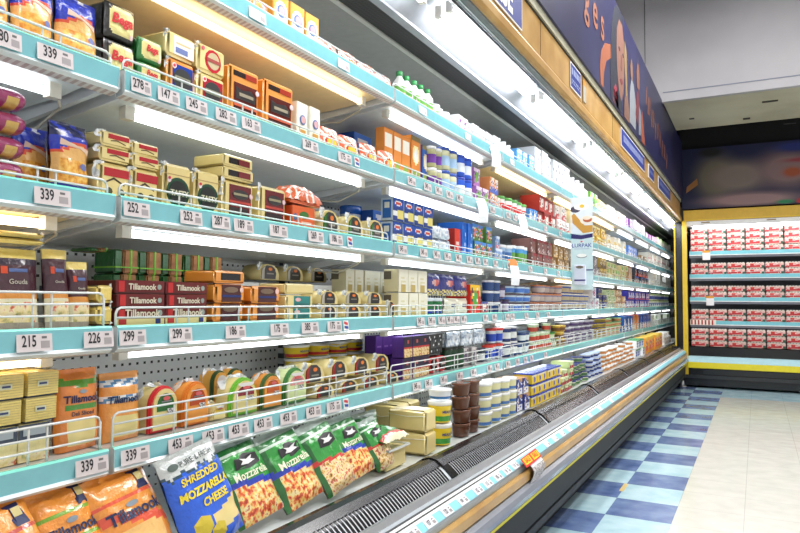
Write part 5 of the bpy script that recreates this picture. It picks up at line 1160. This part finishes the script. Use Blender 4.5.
m = MB(); m.box(-.819, -.766, YE - .02, YE + .05, .14, 2.075, 'e8c438|gloss'); ep('corner_post', m, 'yellow corner post')
m = MB(); m.lathe([(.02, .02), (.028, .05), (.02, .09)], 'c8c8c8|metal', -.835, YE - .06, seg=12); m.lathe([(.03, 0.0), (.05, .015), (.03, .025)], 'd0d0d0|metal', -.83, YE - .06, seg=14); ep('drain_fitting', m)
m = MB(); m.box(X0 - .03, X1, YE, 9.9, .03, .24, '17191c|gloss'); m.box(X0 - .03, X1, YE - .03, YE, .12, .16, '2c2e30|gloss'); m.box(X0, X1, YE + .04, 9.9, .24, .5, '131416|gloss'); m.box(-.60, X1, YE - .012, YE, .17, .23, '202224|gloss'); ep('base_cabinet', m)
m = MB(); m.box(X0 + .03, X1, YE - .03, YE + .04, .245, .318, 'f0dc30|gloss'); ep('bumper', m, 'yellow bumper strip')
m = MB(); m.extr([(YE - .03, .318), (YE - .01, .385), (YE + .04, .39), (YE + .04, .32)], -1, 1, 'b8e0e8'); m.v = [(X0 + .03 if y < 0 else X1, x, z) for x, y, z in m.v]; ep('tag_channel', m, 'pale blue channel')
m = MB(); m.box(X0 + .03, X1, YE + .05, 9.86, .47, .50, '2c2e30'); ep('deck_tray', m)
ELEV = [1.684, 1.39, 1.097, .800]
def end_shelf():
    t = empty('refrigerator_shelf'); m = MB(); m.box(0, 3.7, .004, .42, 0, .02, 'c8cccc'); m.build('shelf_plate', t)
    m = MB(); m.box(0, 3.7, -.003, .004, -.022, .022, '80ccd8|gloss'); m.box(0, 3.7, -.004, .0, -.034, -.022, 'e8ecec|gloss'); m.build('price_rail', t)
    m = MB(); m.box(0, 3.7, .02, .05, -.06, -.002, '8c8c98'); m.build('shelf_skirt', t)['label'] = 'grey skirt under the shelf'
    m = MB(); m.tube([(.01, .006, .02), (.01, .006, .05), (3.69, .006, .05), (3.69, .006, .02)], .002, 'dcdedc|gloss')
    for k in range(24): m.tube([(.1 + k * .15, .008, .02), (.1 + k * .15, .008, .05)], .0018, 'dcdedc|gloss', 5)
    m.build('wire_guard', t); return t
for i, z in enumerate(ELEV):
    s = end_shelf() if i == 0 else copy_tree(s0)
    if i == 0: s0 = s
    s.location = (-.76, 9.42, z); tag(s, 'shelf of the end case, %s from the top' % ORD[i], 'shelf', 'shelves of the end case')
def red_pack():
    w, h, d = .198, .074, .12
    def art(u, v):
        if v > .82: return 'f0dccc'
        if u > .72 and v < .5: return '2c5c48'
        if v < .18: return 'a85048' if int(u * 12) % 2 else 'e8c8b8'
        if v < .50 + .2 * u and u > -.95: return 'c83038' if u < .6 else 'e8b8b0'
        if -.55 < u < -.1 and v > .3: return 'd83830'
        if (u * 1.3 + v) % .7 < .2: return 'e0807c'
        return 'eccac4'
    mb = MB(); mb.rbox(-w / 2, w / 2, .0006, d, 0, h * .86, .003, 'd8a8a0', top='ecd8cc'); mb.paint(w * .985, h * .84, 14, 8, lambda u, v: 0.0, art)
    o = mb.build('yogurt_pack'); m = MB()
    for k in range(6): m.lathe([(.0125, h * .84), (.0135, h * .93), (.011, h * .985)], 'fbf6f0|gloss', -w / 2 + .019 + k * .032, .02, seg=8)
    m.build('cup_lids', o); return o
rp = None
for i, (z, n) in enumerate(((1.684 + .0205, 4), (1.39 + .0205, 2), (1.097 + .0205, 2), (.80 + .0205, 2), (.5005, 3))):
    for c in range(7):
        for k in range(n):
            if rp is None: rp = o = red_pack()
            else: o = copy_tree(rp)
            o.location = (-.645 + c * .211, (9.445 if i < 4 else 9.36) + random.uniform(0, .006), z + k * .0755)
            tag(o, 'red and white yogurt pack, %s column, layer %d up, %s row of end case' % (ORD[c], k + 1, ['top', 'second', 'third', 'fourth', 'bottom'][i]), 'yogurt pack', 'red and white yogurt packs in the end case')
for i, (x, z) in enumerate(((-.56, 1.684), (-.525, 1.39))):
    m = MB(); m.box(-.045, .045, -.001, .001, -.12, 0, 'f8f4f6'); m.box(-.045, .045, -.0016, -.001, -.028, 0, 'e8a030'); o = m.build('hanging_tag'); o.location = (x, 9.413, z + (.03 if i == 0 else -.255 + .0)); tag(o, 'white card with orange top hanging from the %s shelf of the end case' % ('top' if i == 0 else 'third'), 'paper tag')
m = MB(); m.box(-.15, .15, -.001, .001, -.035, .035, 'f4ece0')
for k in range(7): m.box(-.14 + k * .04, -.122 + k * .04, -.002, -.001, -.03, .03, 'b82c28')
o = m.build('striped_card'); o.location = (-.61, 9.412, .80); tag(o, 'red and white striped card on the lowest shelf rail of the end case', 'card')
for k in range(1):
    m = MB(); m.extr([(0, 0), (.22, 0), (.22, .105), (0, .105)], -.30, .30, 'e4e6e4|gloss', closed=True)
    o = m.build('display_riser'); o.location = (-1.523, 1.66, .9945); tag(o, 'white riser block behind the teal-label cheese', 'riser')
    m = MB(); m.box(.22, .222, -.29, .29, .02, .09, 'slotted'); m.build('slotted_face', o)

m = MB(); m.box(-.012, .012, -.085, .085, 0, .002, 'c8b070'); o = m.build('floor_patch'); o.location = (-.685, 4.03, .0005); tag(o, 'small beige worn patch on the joint between blue tiles', 'floor patch')
# ------------------------------------------------------------------ place every block of products
SHN = dict(A0='top shelf', A='second shelf', B='third shelf', C='fourth shelf', D='fifth shelf', W='bottom deck')
CATS = (('bag', 'cheese bag'), ('bega', 'cheese pack'), ('seal', 'cheese block'), ('brown', 'cheese block'), ('maroon', 'cheese block'), ('orangem', 'cheese block'), ('orangeh', 'cheese block'), ('teal', 'cheese block'), ('cream', 'cheese'), ('wedge', 'cheese wedge'), ('arch', 'cheese'), ('tub', 'tub'), ('jar', 'jar'), ('can', 'can'), ('bottle', 'bottle'), ('sausage', 'sausage pouch'), ('till', 'cheese box'), ('bundle', 'wrapped bundle'), ('g:', 'packaged dairy'))
def cat_of(k):
    for a, b in CATS:
        if k.startswith(a): return b
    if k.startswith('g:'): return 'packaged dairy'
    return 'cheese' if k in ('redband', 'redhalf', 'redround', 'bigblock', 'yellowpack', 'yellowflat', 'slicepack', 'slicepack2', 'navypack', 'roundpack') else 'box' if 'box' in k or 'carton' in k else 'packaged dairy'
def where(c, n, l, L):
    a = '' if n == 1 else (('left', 'right')[c] if n == 2 else ('left', 'middle', 'right')[c] if n == 3 else ORD[c] + ' from left')
    b = '' if L == 1 else (('lower', 'upper')[l] if L == 2 else ('bottom', 'middle', 'top')[l] if L == 3 else 'layer %d up' % (l + 1))
    return ' '.join(x for x in (a, b) if x)
for bi, rec in enumerate(BLOCKS):
    sh, y0, y1, zb, H, n, L, kind, desc, x = rec[:10]; opt = rec[10] if len(rec) > 10 else {}
    w = (y1 - y0) / n; h = H / L; rr = random.Random(bi * 7 + 1)
    if y1 > 10.95: n2 = int((10.95 - y0) / w); y1 = y0 + w * n2; n = n2
    first = None
    for l in range(L):
        for c in range(n):
            if kind.startswith('g:') and L > 1 and l == L - 1 and first is not None and random.Random(bi * 31 + c).random() < .3: continue
            if first is None: o = first = make(kind, w * ((.95 if opt.get('front') else 1.12) if opt.get('lean') else .965), (.212 if opt.get('front') else min(h * 1.3, .204)) if opt.get('lean') else h * .975, bi, desc)
            else: o = copy_tree(first)
            jit = .012 if kind.startswith('g:') else .0025
            o.location = (x - rr.uniform(0, jit * 2), y0 + w * (c + .5), zb + .001 + h * l)
            rz = PI / 2 + rr.uniform(-.03, .03) * (1 if w < .15 else .3); rx = 0
            if opt.get('lean'):
                o.location.x = -1.022 + .012 * (bi % 3) if not opt.get('front') else -.995; o.location.y -= .02; o.location.z = .543; rx = -.50 if not opt.get('front') else -.36
            elif kind.startswith('bag') and kind != 'bag_flat' and kind != 'bag_lie': rx = -.06
            elif kind.startswith('slice'): rx = -.12
            o.rotation_euler = (rx, 0, rz)
            if opt.get('lean'): o.rotation_euler = (Matrix.Rotation(rz, 4, 'Z') @ Matrix.Rotation(rx, 4, 'X') @ Matrix.Rotation(-.08 - .04 * (bi % 3), 4, 'Y')).to_euler()
            wh = where(c, n, l, L)
            tag(o, desc + (', ' + wh if wh else '') + ', ' + SHN[sh], cat_of(kind), (desc + ' on ' + SHN[sh]) if n * L > 1 else None)
